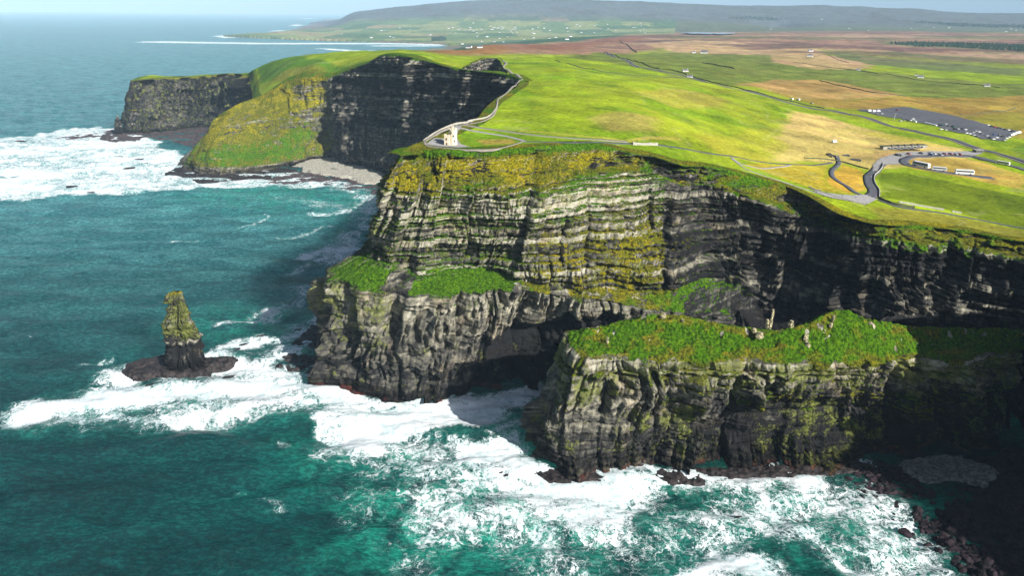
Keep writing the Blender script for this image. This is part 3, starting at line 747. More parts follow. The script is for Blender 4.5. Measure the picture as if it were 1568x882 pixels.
zone([(1160, 126), (1255, 125), (1330, 142), (1250, 141)], (150, 118, 62), 6, .5)
zone([(1165, 135), (1235, 152), (1385, 147), (1440, 150), (1568, 146), (1800, 160), (1800, 240), (1568, 212), (1395, 163), (1320, 167), (1270, 165)], (180, 155, 66), 8)
zone([(1480, 178), (1568, 172), (1568, 210), (1540, 206)], (160, 160, 50), 10, .8)
zone([(1210, 168), (1265, 178), (1310, 192), (1390, 212), (1480, 228), (1480, 244), (1395, 250), (1340, 262), (1300, 250), (1215, 245), (1165, 245), (1190, 200)], (222, 200, 112), 9)
zone([(1060, 205), (1130, 200), (1190, 195), (1200, 235), (1170, 250), (1110, 240)], (186, 186, 52), 10, .8)
zone([(1290, 195), (1360, 205), (1460, 228), (1370, 215)], (200, 190, 50), 6, .6)
zone([(960, 140), (1030, 135), (1110, 150), (1100, 165), (1040, 168)], (188, 180, 70), 10, .7)
zone([(900, 180), (960, 172), (1010, 182), (1000, 198), (930, 200)], (196, 178, 90), 9, .65)
zone([(1290, 252), (1320, 260), (1325, 290), (1300, 296), (1270, 285), (1272, 262)], (214, 178, 60), 4)
zone([(1140, 252), (1265, 250), (1268, 285), (1300, 297), (1250, 290), (1190, 270)], (198, 186, 50), 4)
zone([(1345, 264), (1385, 265), (1568, 300), (1800, 340), (1800, 380), (1568, 348), (1440, 318), (1350, 302)], (118, 142, 20), 3)
zone([(1380, 245), (1480, 243), (1568, 268), (1568, 290), (1480, 272), (1395, 258)], (206, 182, 78), 4)
zone([(1568, 222), (1545, 228), (1568, 236), (1700, 250), (1700, 235)], (112, 150, 30), 3)
zone([(1330, 315), (1400, 320), (1480, 335), (1568, 352), (1568, 366), (1460, 352), (1400, 345), (1345, 338)], (148, 150, 46), 5)
zone([(700, 203), (760, 203), (800, 212), (770, 220), (715, 216)], (130, 170, 24), 2)
zone([(730, 214), (785, 213), (790, 219), (740, 221)], (196, 178, 74), 2)
# track-side pale verges
for ln, wd, c, k in (([(800, 200), (900, 209), (960, 216), (1040, 212)], 5, (206, 196, 84), .7), ([(1215, 172), (1195, 195), (1170, 215)], 4, (196, 200, 80), .8)):
    pts = [drop(*p)[:2] for p in ln]; bb = RR < 1400; m = np.zeros(X.shape); m[bb] = sst(wd, wd*.4, dseg(X[bb], Y[bb], pts)); paint(m, c, k)
# moor and bog streaks
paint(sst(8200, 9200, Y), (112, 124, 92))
farm_ = sst(1900, 3000, Y)*sst(-.9, -.4, Zl*0+X/np.maximum(Y, 1)+.6)
bog = sst(2600, 3600, Y)*sst(9500, 7500, Y)*(X > -.08*Y)
paint(bog*sst(.0, .25, n3), (128, 98, 88), .85); paint(bog*sst(.05, .3, -n3-.1*n2), (206, 176, 134), .7)
paint(bog*sst(.2, .4, fbm(X/700, Y/500, None, 55, 3)), (118, 132, 74), .7)
zone([(780, 74), (850, 66), (960, 55), (1000, 60), (930, 66), (860, 78)], (158, 112, 84), 60)
zone([(650, 78), (700, 73), (790, 76), (760, 82), (700, 82)], (176, 130, 74), 30)
zone([(640, 78), (690, 70), (760, 64), (850, 54), (900, 50), (1000, 50), (900, 60), (820, 66), (720, 73)], (70, 112, 76), 60)
# fields beyond the bay
vf = sst(6300, 7000, Y)*sst(13500, 11500, Y)*(X < .22*Y)
cell = _h(np.floor(X/420+.3*n1).astype(np.int64), np.floor(Y/520+.3*n2).astype(np.int64), np.zeros(X.shape, np.int64), 4)
paint(vf, (118, 150, 92)); paint(vf*(cell > .6), (168, 178, 110), .8); paint(vf*(cell < .25), (82, 124, 76), .8); paint(vf*((cell > .42) & (cell < .5)), (186, 164, 120), .8)
paint(sst(11200, 12500, Y+X*.05), (108, 118, 116)); paint(sst(11000, 12500, Y)*sst(.1, .3, n2), (96, 96, 84), .6)  # hills greyed and blued, some distance haze put into their colour
paint(((Zl < 9) & (Y > 5000)).astype(float), (150, 130, 110), .8)
# dark green lee of the north plateau
zone([(372, 112), (400, 100), (470, 90), (590, 82), (690, 92), (560, 96), (500, 116), (440, 122), (400, 128)], (100, 148, 26), 8)
zone([(440, 105), (500, 104), (500, 116), (440, 124), (405, 130)], (150, 152, 52), 10, .8)
k_ = 1.0
col = np.clip(col*(1+.10*fbm(X/25, Y/25, None, 61, 3)[..., None]), 0, 1)
def land_material():
    m, nt = newmat('grassland'); b = NB(nt)
    pos = b.n('ShaderNodeNewGeometry').outputs['Position']
    c = b.attr('col', True)
    n = b.noise(pos, .02, 6., .65); nf = b.noise(pos, .22, 5., .7); st = b.noise(b.scl(pos, (.004, .012, .01)), 1., 5., .6)
    k = b.math('ADD', b.math('MULTIPLY', b.math('SUBTRACT', n, .5), 1.8), b.math('MULTIPLY', b.math('SUBTRACT', nf, .5), 2.1))
    k = b.math('ADD', k, b.math('MULTIPLY', b.math('SUBTRACT', st, .5), .6))
    c2 = b.mul(c, b.math('MULTIPLY', b.math('ADD', k, 1.), .55))
    c2 = b.mix(b.math('MULTIPLY', b.ss(b.noise(pos, .035, 5., .7), .56, .72), .55), c2, b.vmath('MULTIPLY', c2, (1.25, .98, 1.6)))
    c2 = b.mix(b.math('MULTIPLY', b.ss(b.noise(pos, .09, 5., .7), .60, .70), .6), c2, b.vmath('MULTIPLY', c2, (.5, .55, .6)))
    pv_ = b.voro(b.vmath('ADD', b.scl(pos, (1., .7, 0)), b.vmath('SCALE', b.n('ShaderNodeTexNoise').outputs['Color'], scale=0.)), .011, 'F1', 1.); sp_ = b.n('ShaderNodeSeparateColor'); b.L.new(pv_.outputs['Color'], sp_.inputs[0])
    c2 = b.mul(c2, b.math('ADD', b.math('MULTIPLY', sp_.outputs[0], .26), .87))
    c2 = b.mix(b.math('MULTIPLY', b.ss(sp_.outputs[1], .55, .6), .22), c2, b.vmath('MULTIPLY', c2, (1.3, .98, 1.6)))
    rush = b.math('MULTIPLY', b.ss(b.noise(b.scl(pos, (.12, .2, .1)), 1., 6., .8), .55, .66), b.ss(b.noise(pos, .007, 4., .6), .40, .60))
    c2 = b.mix(b.math('MULTIPLY', rush, .5), c2, b.vmath('MULTIPLY', c2, (.55, .62, .7)))
    cl_ = b.math('MULTIPLY', b.ss(b.noise(pos, .30, 4., .75), .60, .68), b.ss(b.noise(pos, .016, 4., .6), .50, .62))
    c2 = b.mix(b.math('MULTIPLY', cl_, .75), c2, b.vmath('MULTIPLY', c2, (.35, .42, .6)))
    ridg = b.ss(b.math('ABSOLUTE', b.math('SUBTRACT', b.noise(b.scl(pos, (.006, .010, .01)), 1., 3., .5, .8), .5)), .012, .0)
    c2 = b.mix(b.math('MULTIPLY', ridg, .35), c2, (.30, .30, .12))
    c2 = b.mix(b.math('MULTIPLY', b.ss(b.noise(pos, .011, 6., .7, .5), .54, .66), .4), c2, b.vmath('MULTIPLY', c2, (1.35, .96, 1.5)))
    nr_ = b.bump(b.math('ADD', nf, b.math('MULTIPLY', n, 3.)), .8, 1.2)
    b.out(b.pbsdf(c2, .95, .1, nr_)); return m
LAND = land_material()
F = grid_faces(nth, nr, kp2)
V_, F_, A_ = compact(np.stack([X, Y, Zl], -1).reshape(-1, 3), F, dict(col=col.reshape(-1, 3)))
o = mesh_np('ground', V_, F_, LAND, A_); tag(o, kind='structure')

# ------------------------------------------------------------------ sea
nth, nr = 1800, 1120
th = np.radians(np.linspace(-64, 60, nth)); rr = np.concatenate([np.exp(np.linspace(math.log(100), math.log(1900), 850)), np.exp(np.linspace(math.log(1908), math.log(60000), nr-850))])
TH, RR = np.meshgrid(th, rr, indexing='ij'); X = RR*np.sin(TH); Y = RR*np.cos(TH)
foam = np.zeros(X.shape); aer = np.zeros(X.shape)
wx = X + fbm(X/22, Y/22, None, 71, 4)*14; wy = Y + fbm(X/22+9, Y/22, None, 72, 4)*14
wx2 = X + fbm(X/90, Y/90, None, 73, 4)*60; wy2 = Y + fbm(X/90+9, Y/90, None, 74, 4)*40
def stroke(line, wd, k=1., soft=1.6, big=False, tgt=None, al=None):
    pts = [at(p[0], p[1], 0)[:2] for p in line]
    cx = np.array(pts); R3 = wd*soft*2+40
    bb = (X > cx[:, 0].min()-R3) & (X < cx[:, 0].max()+R3) & (Y > cx[:, 1].min()-R3) & (Y < cx[:, 1].max()+R3)
    d = dseg((wx2 if big else wx)[bb], (wy2 if big else wy)[bb], pts)
    v = k*np.clip(1-d/(wd*soft*1.5), 0, 1)**.8*1.10
    t = foam if tgt is None else tgt
    t[bb] = np.maximum(t[bb], v)
def blob(poly, soft, k=1., big=False, tgt=None):
    pts = [at(p[0], p[1], 0)[:2] for p in poly]; cx = np.array(pts); R3 = soft*2+60
    bb = (X > cx[:, 0].min()-R3) & (X < cx[:, 0].max()+R3) & (Y > cx[:, 1].min()-R3) & (Y < cx[:, 1].max()+R3)
    xs, ys = (wx2 if big else wx)[bb], (wy2 if big else wy)[bb]
    i = inpoly(xs, ys, pts); d = dseg(xs, ys, pts+[pts[0]])
    v = k*np.where(i, sst(-soft, soft, d), sst(soft, -soft, d))
    t = foam if tgt is None else tgt
    t[bb] = np.maximum(t[bb], v)
# surf round the stack
stroke([(60, 630), (150, 612), (240, 600), (340, 600), (430, 590), (500, 592)], 13, 1.0)
stroke([(120, 640), (260, 640), (380, 625), (470, 615)], 14, .72)
stroke([(180, 575), (200, 600)], 12, .8); stroke([(130, 560), (170, 548)], 4, .7)
stroke([(190, 560), (250, 548), (262, 545)], 6, .75); stroke([(320, 560), (380, 560), (440, 575), (490, 570)], 14, 1.0)
stroke([(330, 540), (370, 525), (430, 515), (480, 500), (500, 480)], 8, .78); stroke([(380, 560), (440, 540), (490, 515)], 9, .95)
stroke([(325, 498), (400, 488), (450, 470), (500, 452)], 4, .55); stroke([(420, 480), (470, 450), (520, 425), (545, 400)], 14, .66); stroke([(440, 420), (490, 400), (540, 370), (560, 340)], 10, .60); stroke([(480, 330), (530, 325), (565, 318)], 8, .62); stroke([(430, 365), (470, 358), (500, 345)], 5, .55)
stroke([(470, 390), (540, 382)], 9, .85); stroke([(510, 400), (555, 350), (570, 300)], 20, .62)
stroke([(350, 352), (385, 345), (410, 328)], 3, .62, soft=1.3); stroke([(265, 370), (310, 368)], 2.5, .55, soft=1.3)
# surf under the tall headland
blob([(470, 590), (520, 600), (600, 620), (700, 618), (800, 600), (835, 598), (820, 612), (740, 640), (700, 655), (620, 670), (560, 690), (520, 700), (480, 660)], 9, .98)
stroke([(500, 690), (560, 705), (600, 700)], 10, .66); stroke([(640, 690), (720, 700)], 20, .62)
stroke([(730, 640), (790, 615), (830, 602)], 9, .8); stroke([(760, 660), (800, 650), (815, 660)], 8, .55)
# surf at the near headland
stroke([(812, 700), (832, 726), (900, 733), (985, 722), (1060, 726), (1150, 728), (1250, 728), (1320, 712)], 6, .9)
stroke([(490, 578), (520, 602), (590, 614), (660, 620), (715, 613), (790, 602), (835, 594)], 5, .95)
stroke([(720, 690), (770, 690), (800, 720), (830, 745), (900, 755), (980, 745)], 11, 1.0)
stroke([(740, 700), (770, 740), (830, 780), (920, 785), (980, 770)], 12, .78)
stroke([(830, 715), (850, 735), (960, 740), (1040, 735), (1150, 735), (1250, 735)], 6, .9)
stroke([(1050, 745), (1120, 745), (1180, 740)], 9, .75)
blob([(960, 760), (1080, 750), (1180, 745), (1290, 735), (1340, 730), (1400, 780), (1470, 840), (1480, 885), (1300, 890), (1190, 850), (1080, 800)], 14, .54)
stroke([(1150, 735), (1180, 790), (1260, 850), (1330, 885)], 8, .8); stroke([(1200, 740), (1300, 780), (1400, 860)], 22, .60)
stroke([(1060, 880), (1120, 860), (1190, 885)], 9, .95)
stroke([(640, 880), (660, 820), (620, 770), (560, 770), (650, 740), (700, 720)], 15, .5); stroke([(680, 800), (760, 780), (800, 790), (860, 850), (900, 880)], 24, .56)
stroke([(780, 800), (900, 800), (1000, 840), (1080, 830)], 28, .54); stroke([(600, 700), (700, 720), (760, 770)], 26, .55)
stroke([(850, 770), (950, 800), (1100, 800)], 24, .56)
stroke([(430, 685), (445, 690)], 3, .7); stroke([(400, 770), (440, 780)], 5, .5); stroke([(355, 765), (370, 760)], 2, .6)
# white water at the northern cliffs
blob([(-300, 225), (0, 210), (100, 198), (175, 192), (185, 205), (240, 215), (290, 240), (320, 262), (400, 262), (450, 262), (560, 285), (560, 292), (480, 282), (380, 288), (260, 292), (120, 306), (0, 306), (-300, 320)], 12, .97, True)
stroke([(380, 275), (460, 278), (560, 298)], 12, .6, big=True); stroke([(420, 300), (480, 310), (540, 320)], 20, .46, big=True)
foam_hole = [(-200, 262), (40, 270), (-200, 290)]
pts = [at(p[0], p[1], 0)[:2] for p in foam_hole]; m = inpoly(wx2, wy2, pts); foam[m] *= .62
bigv = sst(-.25, .35, fbm(wx2/240, wy2/90, None, 76, 4)); foam = foam*np.where(RR > 800, .70+.38*bigv, 1.)
foam = foam*np.where(RR < 800, .80+.30*sst(-.4, .3, fbm(X/45, Y/30, None, 79, 3)), 1.)
# far beach surf
stroke([(238, 63.5), (300, 64.5), (400, 66), (500, 66), (600, 66), (672, 67.5)], 150, .95, big=True, soft=1.2)
stroke([(495, 74), (540, 77), (575, 78)], 70, .9, big=True, soft=1.2); stroke([(580, 69.5), (660, 69.5)], 110, .85, big=True, soft=1.2)
stroke([(345, 53.5), (338, 55), (350, 57)], 60, .9, big=True); stroke([(418, 47), (432, 46)], 80, .8); stroke([(452, 39), (456, 37)], 90, .8); stroke([(466, 28), (478, 27.5)], 160, .8)
# aerated green water
for ln, wd, k in (([(640, 800), (700, 780), (760, 790), (830, 800)], 22, 1.), ([(700, 820), (760, 850)], 20, .8), ([(520, 690), (640, 700), (750, 720), (850, 790), (1000, 810), (1150, 800)], 20, .55), ([(100, 630), (300, 620), (480, 620)], 14, .45), ([(330, 500), (430, 490), (500, 470)], 22, .5), ([(380, 290), (560, 310)], 50, .6), ([(1050, 740), (1200, 760), (1350, 830)], 26, .7)):
    stroke(ln, wd, k, 2.2, tgt=aer)
aer = np.maximum(aer*.85, foam*.38)
# waves: short crested swell, real relief
wv = np.zeros(X.shape); rs = np.random.default_rng(5)
fadew = sst(9000, 2500, RR)
for L_, a_, n_w in ((60, .9, 3), (46, .6, 4), (24, .42, 6), (12, .16, 7), (6.5, .085, 6)):
    for k in range(n_w):
        ang = math.radians(100) + rs.normal(0, .5); ll = L_*rs.uniform(.75, 1.3); ph = rs.uniform(0, 6.28)
        fl = sst(.25, .9, ll/np.maximum(RR*.004, .5))
        arg = (X*math.cos(ang)+Y*math.sin(ang))*2*math.pi/ll + ph + 1.8*vn(X/(ll*4), Y/(ll*4), None, k+int(L_))
        s_ = np.sin(arg); wv += a_/math.sqrt(n_w)*(1-2*np.sqrt(np.abs(s_)+.02)*.5*1.0 if False else s_+.25*np.cos(2*arg))*fl
wv *= (1+.0*foam)
chop = fbm(X/9, Y/9, None, 66, 2)*.45*foam*sst(1500, 700, RR)
Zs = (wv*1.7*fadew + chop)*sst(120000, 100, RR)**0
def sea_material():
    m, nt = newmat('sea_water'); b = NB(nt)
    pos = b.n('ShaderNodeNewGeometry').outputs['Position']; f = b.attr('foam'); a = b.attr('aer')
    warp = b.n('ShaderNodeTexNoise'); b.put(warp, 'Vector', pos); b.put(warp, 'Scale', .09); b.put(warp, 'Detail', 5.); b.put(warp, 'Roughness', .6)
    pw = b.vmath('ADD', pos, b.vmath('SCALE', b.vmath('SUBTRACT', warp.outputs['Color'], (.5, .5, .5)), scale=16.))
    warp2 = b.n('ShaderNodeTexNoise'); b.put(warp2, 'Vector', pos); b.put(warp2, 'Scale', .5); b.put(warp2, 'Detail', 4.)
    pw2 = b.vmath('ADD', pw, b.vmath('SCALE', b.vmath('SUBTRACT', warp2.outputs['Color'], (.5, .5, .5)), scale=4.))
    e1 = b.voro(pw2, .12, 'DISTANCE_TO_EDGE').outputs[0]; e2 = b.voro(pw2, .34, 'DISTANCE_TO_EDGE').outputs[0]
    def ridged(vec, sc, w, det=3.):
        n = b.noise(vec, sc, det, .6); return b.ss(b.math('ABSOLUTE', b.math('SUBTRACT', n, .5)), w, .0)
    lace = b.math('MAXIMUM', ridged(pw, .045, .05, 4.), b.math('MULTIPLY', ridged(pw2, .13, .06, 4.), .9))
    lace = b.math('MAXIMUM', lace, b.math('MULTIPLY', ridged(pw2, .38, .07), .75))
    lace = b.math('MAXIMUM', lace, b.math('MULTIPLY', b.ss(e2, .14, .0), .5))
    big = b.noise(pos, .028, 5., .62, .6); nn = b.noise(pw, .30, 6., .72)
    fine = b.noise(pw, 1.3, 4., .7)
    t = b.math('ADD', b.math('MULTIPLY', lace, .46), b.math('MULTIPLY', b.math('SUBTRACT', nn, .5), .55))
    t = b.math('ADD', t, b.math('MULTIPLY', b.math('SUBTRACT', big, .5), .6))
    t = b.math('ADD', t, b.math('MULTIPLY', b.math('SUBTRACT', fine, .5), .3))
    t = b.math('ADD', t, b.math('MULTIPLY', f, .90))
    ff = b.math('MULTIPLY', b.ss(t, .68, 1.02), b.ss(f, .05, .25))
    # scattered whitecaps on open water
    wc = b.noise(b.scl(pos, (.05, .09, .05)), 1., 6., .72, .5)
    wcf = b.math('MULTIPLY', b.ss(wc, .705, .745), .75)
    ff = b.math('MAXIMUM', ff, wcf)
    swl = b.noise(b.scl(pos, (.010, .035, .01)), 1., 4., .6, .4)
    thin = b.math('MULTIPLY', b.ss(t, .40, .8), .35)
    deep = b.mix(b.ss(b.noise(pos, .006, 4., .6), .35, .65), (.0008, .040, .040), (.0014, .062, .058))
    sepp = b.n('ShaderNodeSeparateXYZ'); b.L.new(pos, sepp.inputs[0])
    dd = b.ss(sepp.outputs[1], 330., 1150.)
    deep = b.mix(dd, deep, (.050, .215, .225))  # paler with distance: grazing sky reflection is put into the water colour
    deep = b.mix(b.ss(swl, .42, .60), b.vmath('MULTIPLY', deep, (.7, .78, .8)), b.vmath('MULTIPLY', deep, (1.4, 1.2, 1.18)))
    aa = b.math('MULTIPLY', a, b.ss(b.noise(pos, .05, 5., .65, .5), .34, .62))
    w = b.mix(b.math('MULTIPLY', aa, .9), deep, (.010, .33, .22))
    w = b.mix(thin, w, b.vmath('ADD', w, (.05, .13, .12)))
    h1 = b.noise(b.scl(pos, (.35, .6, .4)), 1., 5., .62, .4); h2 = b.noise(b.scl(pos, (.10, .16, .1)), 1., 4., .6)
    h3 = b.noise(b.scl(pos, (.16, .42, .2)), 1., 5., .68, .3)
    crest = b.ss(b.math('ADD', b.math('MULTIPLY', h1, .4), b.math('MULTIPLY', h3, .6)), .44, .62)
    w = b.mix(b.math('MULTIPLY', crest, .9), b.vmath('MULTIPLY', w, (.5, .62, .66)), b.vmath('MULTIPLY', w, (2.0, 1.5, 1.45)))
    hgt = b.math('ADD', b.math('MULTIPLY', h1, 1.0), b.math('MULTIPLY', h2, 3.))
    hgt = b.math('ADD', hgt, b.math('MULTIPLY', ff, b.math('MULTIPLY', nn, 1.0)))
    nrm = b.bump(hgt, 1., 1.8)
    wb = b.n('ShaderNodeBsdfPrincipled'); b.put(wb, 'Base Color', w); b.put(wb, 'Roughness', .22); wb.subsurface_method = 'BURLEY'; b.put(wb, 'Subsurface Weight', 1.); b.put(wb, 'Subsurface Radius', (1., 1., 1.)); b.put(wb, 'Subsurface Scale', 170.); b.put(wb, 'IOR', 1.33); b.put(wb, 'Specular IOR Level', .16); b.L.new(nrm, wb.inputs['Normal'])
    fcol = b.mix(b.ss(b.math('ADD', b.math('MULTIPLY', nn, .6), b.math('MULTIPLY', big, .4)), .35, .6), (.42, .56, .57), (.74, .77, .78))
    nrf = b.bump(b.math('ADD', h2, b.math('MULTIPLY', nn, .6)), .35, 1.2)
    fb = b.n('ShaderNodeBsdfPrincipled'); b.put(fb, 'Base Color', fcol); b.put(fb, 'Roughness', .8); b.put(fb, 'Specular IOR Level', .1); b.L.new(nrf, fb.inputs['Normal'])
    mx = b.n('ShaderNodeMixShader'); b.L.new(ff, mx.inputs[0]); b.L.new(wb.outputs[0], mx.inputs[1]); b.L.new(fb.outputs[0], mx.inputs[2])
    b.out(mx.outputs[0]); return m
SEA = sea_material()
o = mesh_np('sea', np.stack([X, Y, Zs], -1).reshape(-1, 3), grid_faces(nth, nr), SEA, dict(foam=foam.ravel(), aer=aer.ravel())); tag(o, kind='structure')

# ------------------------------------------------------------------ things
apA = np.concatenate([AP_S[::3].reshape(-1, 3), AP[::1].reshape(-1, 3)], 0)
def G(x, y):
    """ground height under a point of the plateau (the strip by the cliff edge included)"""
    z = float(P(np.array([x]), np.array([y]))[0])
    d = (apA[:, 0]-x)**2+(apA[:, 1]-y)**2; i = np.argmin(d)
    return max(z, apA[i, 2]) if d[i] < 9 else z
def gp(px, py):
    p = drop(px, py); return np.array((p[0], p[1], G(p[0], p[1])))
class MB:
    def __init__(s): s.v = []; s.f = []; s.m = []
    def add(s, vs, fs, mi=0):
        o = len(s.v); s.v += [tuple(v) for v in vs]; s.f += [tuple(i+o for i in f) for f in fs]; s.m += [mi]*len(fs); return s
    def box(s, c, d, mi=0, taper=1., rz=0.):
        x, y, z = d[0]/2, d[1]/2, d[2]/2; ca, sa_ = math.cos(rz), math.sin(rz)
        vs = []
        for k, t in ((-1, 1.), (1, taper)):
            for a, b in ((-1, -1), (1, -1), (1, 1), (-1, 1)):
                X_, Y_ = a*x*t, b*y*t; vs.append((c[0]+X_*ca-Y_*sa_, c[1]+X_*sa_+Y_*ca, c[2]+k*z))
        return s.add(vs, [(3, 2, 1, 0), (4, 5, 6, 7), (0, 1, 5, 4), (1, 2, 6, 5), (2, 3, 7, 6), (3, 0, 4, 7)], mi)
    def cyl(s, c, r, h, n=16, r2=None, mi=0, axis='z'):
        r2 = r if r2 is None else r2; vs = []
        for k, rr_ in ((0, r), (1, r2)):
            for i in range(n):
                a = 2*math.pi*i/n; p = (rr_*math.cos(a), rr_*math.sin(a), k*h)
                if axis == 'y': p = (p[0], p[2]-h/2, p[1])
                vs.append((c[0]+p[0], c[1]+p[1], c[2]+p[2]))
        return s.add(vs, [tuple(range(n-1, -1, -1)), tuple(range(n, 2*n))]+[(i, (i+1) % n, n+(i+1) % n, n+i) for i in range(n)], mi)
    def prism(s, prof, y0, y1, mi=0, t=0.):   # profile in x-z, swept along y, upper part narrowed by t
        n = len(prof); zm = max(p[1] for p in prof); zn = min(p[1] for p in prof); vs = []
        for y, sg in ((y0, 1), (y1, -1)):
            for p in prof: vs.append((p[0], y+sg*t*(p[1]-zn)/(zm-zn+1e-6), p[1]))
        return s.add(vs, [tuple(range(n)), tuple(range(2*n-1, n-1, -1))]+[(i, i+n, (i+1) % n+n, (i+1) % n) for i in range(n)], mi)
    def build(s, name, mats, parent=None, bevel=0., smooth=False):
        me = bpy.data.meshes.new(name); me.from_pydata(s.v, [], s.f)
        for m in (mats if isinstance(mats, (list, tuple)) else [mats]): me.materials.append(m)
        for p, i in zip(me.polygons, s.m): p.material_index = i; p.use_smooth = smooth
        me.update(); o = bpy.data.objects.new(name, me); C.objects.link(o)
        if parent is not None: o.parent = parent
        return o
def empty(name, loc, rz=0., sc=1.):
    o = bpy.data.objects.new(name, None); C.objects.link(o); o.location = tuple(loc); o.rotation_euler = (0, 0, rz); o.scale = (sc,)*3; o.empty_display_size = 1; return o
def copy_tree(o, parent=None):
    c = o.copy(); C.objects.link(c)
    if parent is not None: c.parent = parent; c.matrix_parent_inverse = o.matrix_parent_inverse
    for ch in [x for x in list(C.objects) if x.parent == o]: copy_tree(ch, c)
    return c
M_asph = simple('asphalt', (.075, .078, .09), .9, .25, .25); M_path = simple('gravel_path', (.21, .195, .155), .95, .15, .4)
M_flag = simple('flagstone', (.27, .26, .25), .9, .2, .5); M_stone = simple('dry_stone', (.30, .285, .24), .9, .35, 1.2)
M_cream = simple('cream_limestone', (.66, .58, .42), .85, .14, .8); M_dark = simple('dark_opening', (.02, .02, .022), .6, .1)
M_white = simple('white_paint', (.78, .78, .76), .5, .06); M_slate = simple('slate_roof', (.10, .10, .11), .7, .2, 1.)
M_black = simple('black_rubber', (.02, .02, .02), .8, .1); M_glass = simple('tinted_glass', (.03, .04, .05), .12, .1, 1., .6)
M_chrome = simple('lamp_glass', (.7, .7, .66), .3, .05); M_hedge = simple('bank_turf', (.07, .08, .035), .95, .4, .5)
M_mark = simple('road_paint', (.75, .74, .68), .8, .08); M_door = simple('door_paint', (.10, .05, .03), .7, .1)
M_pond = simple('pond_water', (.30, .33, .40), .15, .05, .01, .6); M_wood_ = simple('conifer_foliage', (.018, .045, .022), .95, .4, .05)
PAINT = {k: simple('car_paint_'+k, v, .3, .04, 1., .5) for k, v in dict(white=(.75, .75, .74), silver=(.42, .43, .44), grey=(.14, .15, .16), black=(.02, .02, .022), blue=(.03, .08, .25), red=(.35, .02, .02), green=(.02, .12, .06)).items()}
CLOTH = {k: simple('cloth_'+k, v, .9, .1, 3.) for k, v in dict(red=(.45, .03, .03), blue=(.03, .08, .3), black=(.02, .02, .02), white=(.7, .7, .68), green=(.05, .2, .06), orange=(.5, .2, .03)).items()}
M_skin = simple('skin', (.45, .27, .19), .7, .05); M_trouser = simple('trouser_cloth', (.03, .035, .05), .9, .1)

def smoothline(pts, step):
    P_ = np.array(pts, float); f = hermite(P_, tension=.8); kk = np.linspace(0, len(P_)-1, 60*len(P_)); q = f(kk)
    L = np.concatenate([[0], np.cumsum(np.linalg.norm(np.diff(q, axis=0), axis=1))]); n = max(3, int(L[-1]/step))
    return np.stack([np.interp(np.linspace(0, L[-1], n), L, q[:, i]) for i in range(q.shape[1])], 1)
def strip(name, pix, width, mat, dz=.35, step=3., nacross=3, kind='structure', off=0.):
    pts = smoothline([drop(*p)[:2] for p in pix], step)
    tg = np.gradient(pts, axis=0); tg /= np.linalg.norm(tg, axis=1, keepdims=True)+1e-9; nn_ = np.stack([-tg[:, 1], tg[:, 0]], 1)
    V = []; k = len(pts)
    for a in np.linspace(-.5, .5, nacross):
        q = pts+nn_*(a*width+off); V.append(np.stack([q[:, 0], q[:, 1], [G(x, y)+dz for x, y in q]], 1))
    V = [np.concatenate([V[0][:, :2], V[0][:, 2:]-1.2], 1)]+V+[np.concatenate([V[-1][:, :2], V[-1][:, 2:]-1.2], 1)]
    V = np.stack(V, 1)
    o = mesh_np(name, V.reshape(-1, 3), grid_faces(k, V.shape[1]), mat, smooth=False)
    if kind: tag(o, kind=kind)
    return o, pts
def patch(name, poly, mat, dz=.4, res=3., kind='structure'):
    pts = [drop(*p)[:2] for p in poly]; a = np.array(pts); x0, y0 = a.min(0); x1, y1 = a.max(0)
    nx = int((x1-x0)/res)+2; ny = int((y1-y0)/res)+2
    X, Y = np.meshgrid(np.linspace(x0, x1, nx), np.linspace(y0, y1, ny), indexing='ij')
    Z = P(X, Y)+dz; i = inpoly(X, Y, pts)
    near = i & (np.hypot(X, Y) < 620)
    for u, v in np.argwhere(near): Z[u, v] = G(X[u, v], Y[u, v])+dz
    kp = i[:-1, :-1] & i[1:, :-1] & i[:-1, 1:] & i[1:, 1:]
    V, F, _ = compact(np.stack([X, Y, Z], -1).reshape(-1, 3), grid_faces(nx, ny, kp), {})
    o = mesh_np(name, V, F, mat, smooth=False)
    if kind: tag(o, kind=kind)
    return o
# roads and paths
ROAD = [(925, 80), (960, 92), (1000, 106), (1060, 119), (1110, 132), (1170, 146), (1200, 155), (1260, 168), (1340, 184), (1420, 205), (1500, 228), (1568, 247), (1640, 268)]
strip('road', ROAD, 9, M_asph, .5, 8, 3); strip('verge', ROAD, 3.5, M_path, .45, 8, 3, off=-7.5)
strip('coast_path', [(800, 121), (793, 128), (775, 143), (763, 152), (760, 166), (752, 179), (735, 187), (712, 191), (698, 193), (676, 200), (660, 211), (650, 219), (656, 224), (680, 227), (720, 230), (757, 229), (785, 222), (802, 216)], 2.4, M_path, .25, 2)
strip('coast_path', [(768, 92), (775, 97), (770, 103), (783, 112), (797, 120)], 5, M_path, .6, 4)
strip('garden_path', [(700, 196), (740, 203), (772, 208), (796, 214), (804, 217)], 3.5, M_flag, .32, 2)
patch('tower_terrace', [(652, 221), (664, 212), (686, 213), (690, 198), (700, 190), (706, 195), (700, 210), (706, 220), (722, 226), (700, 227), (670, 225)], M_flag, .30, 1.)
strip('upper_path', [(710, 192), (760, 199), (830, 208), (900, 213), (960, 217)], 4.5, M_path, .25, 3)
strip('footpath', [(802, 217), (880, 219), (960, 220), (1010, 222), (1070, 232), (1120, 239), (1160, 247), (1215, 252), (1275, 249)], 3.0, M_asph, .28, 3)
strip('steps_path', [(1120, 241), (1135, 251), (1160, 257), (1190, 256), (1210, 253)], 2.6, M_flag, .28, 3)
strip('cliff_path', [(1120, 243), (1150, 262), (1190, 276), (1230, 289), (1262, 299)], 2.2, M_flag, .22, 3)
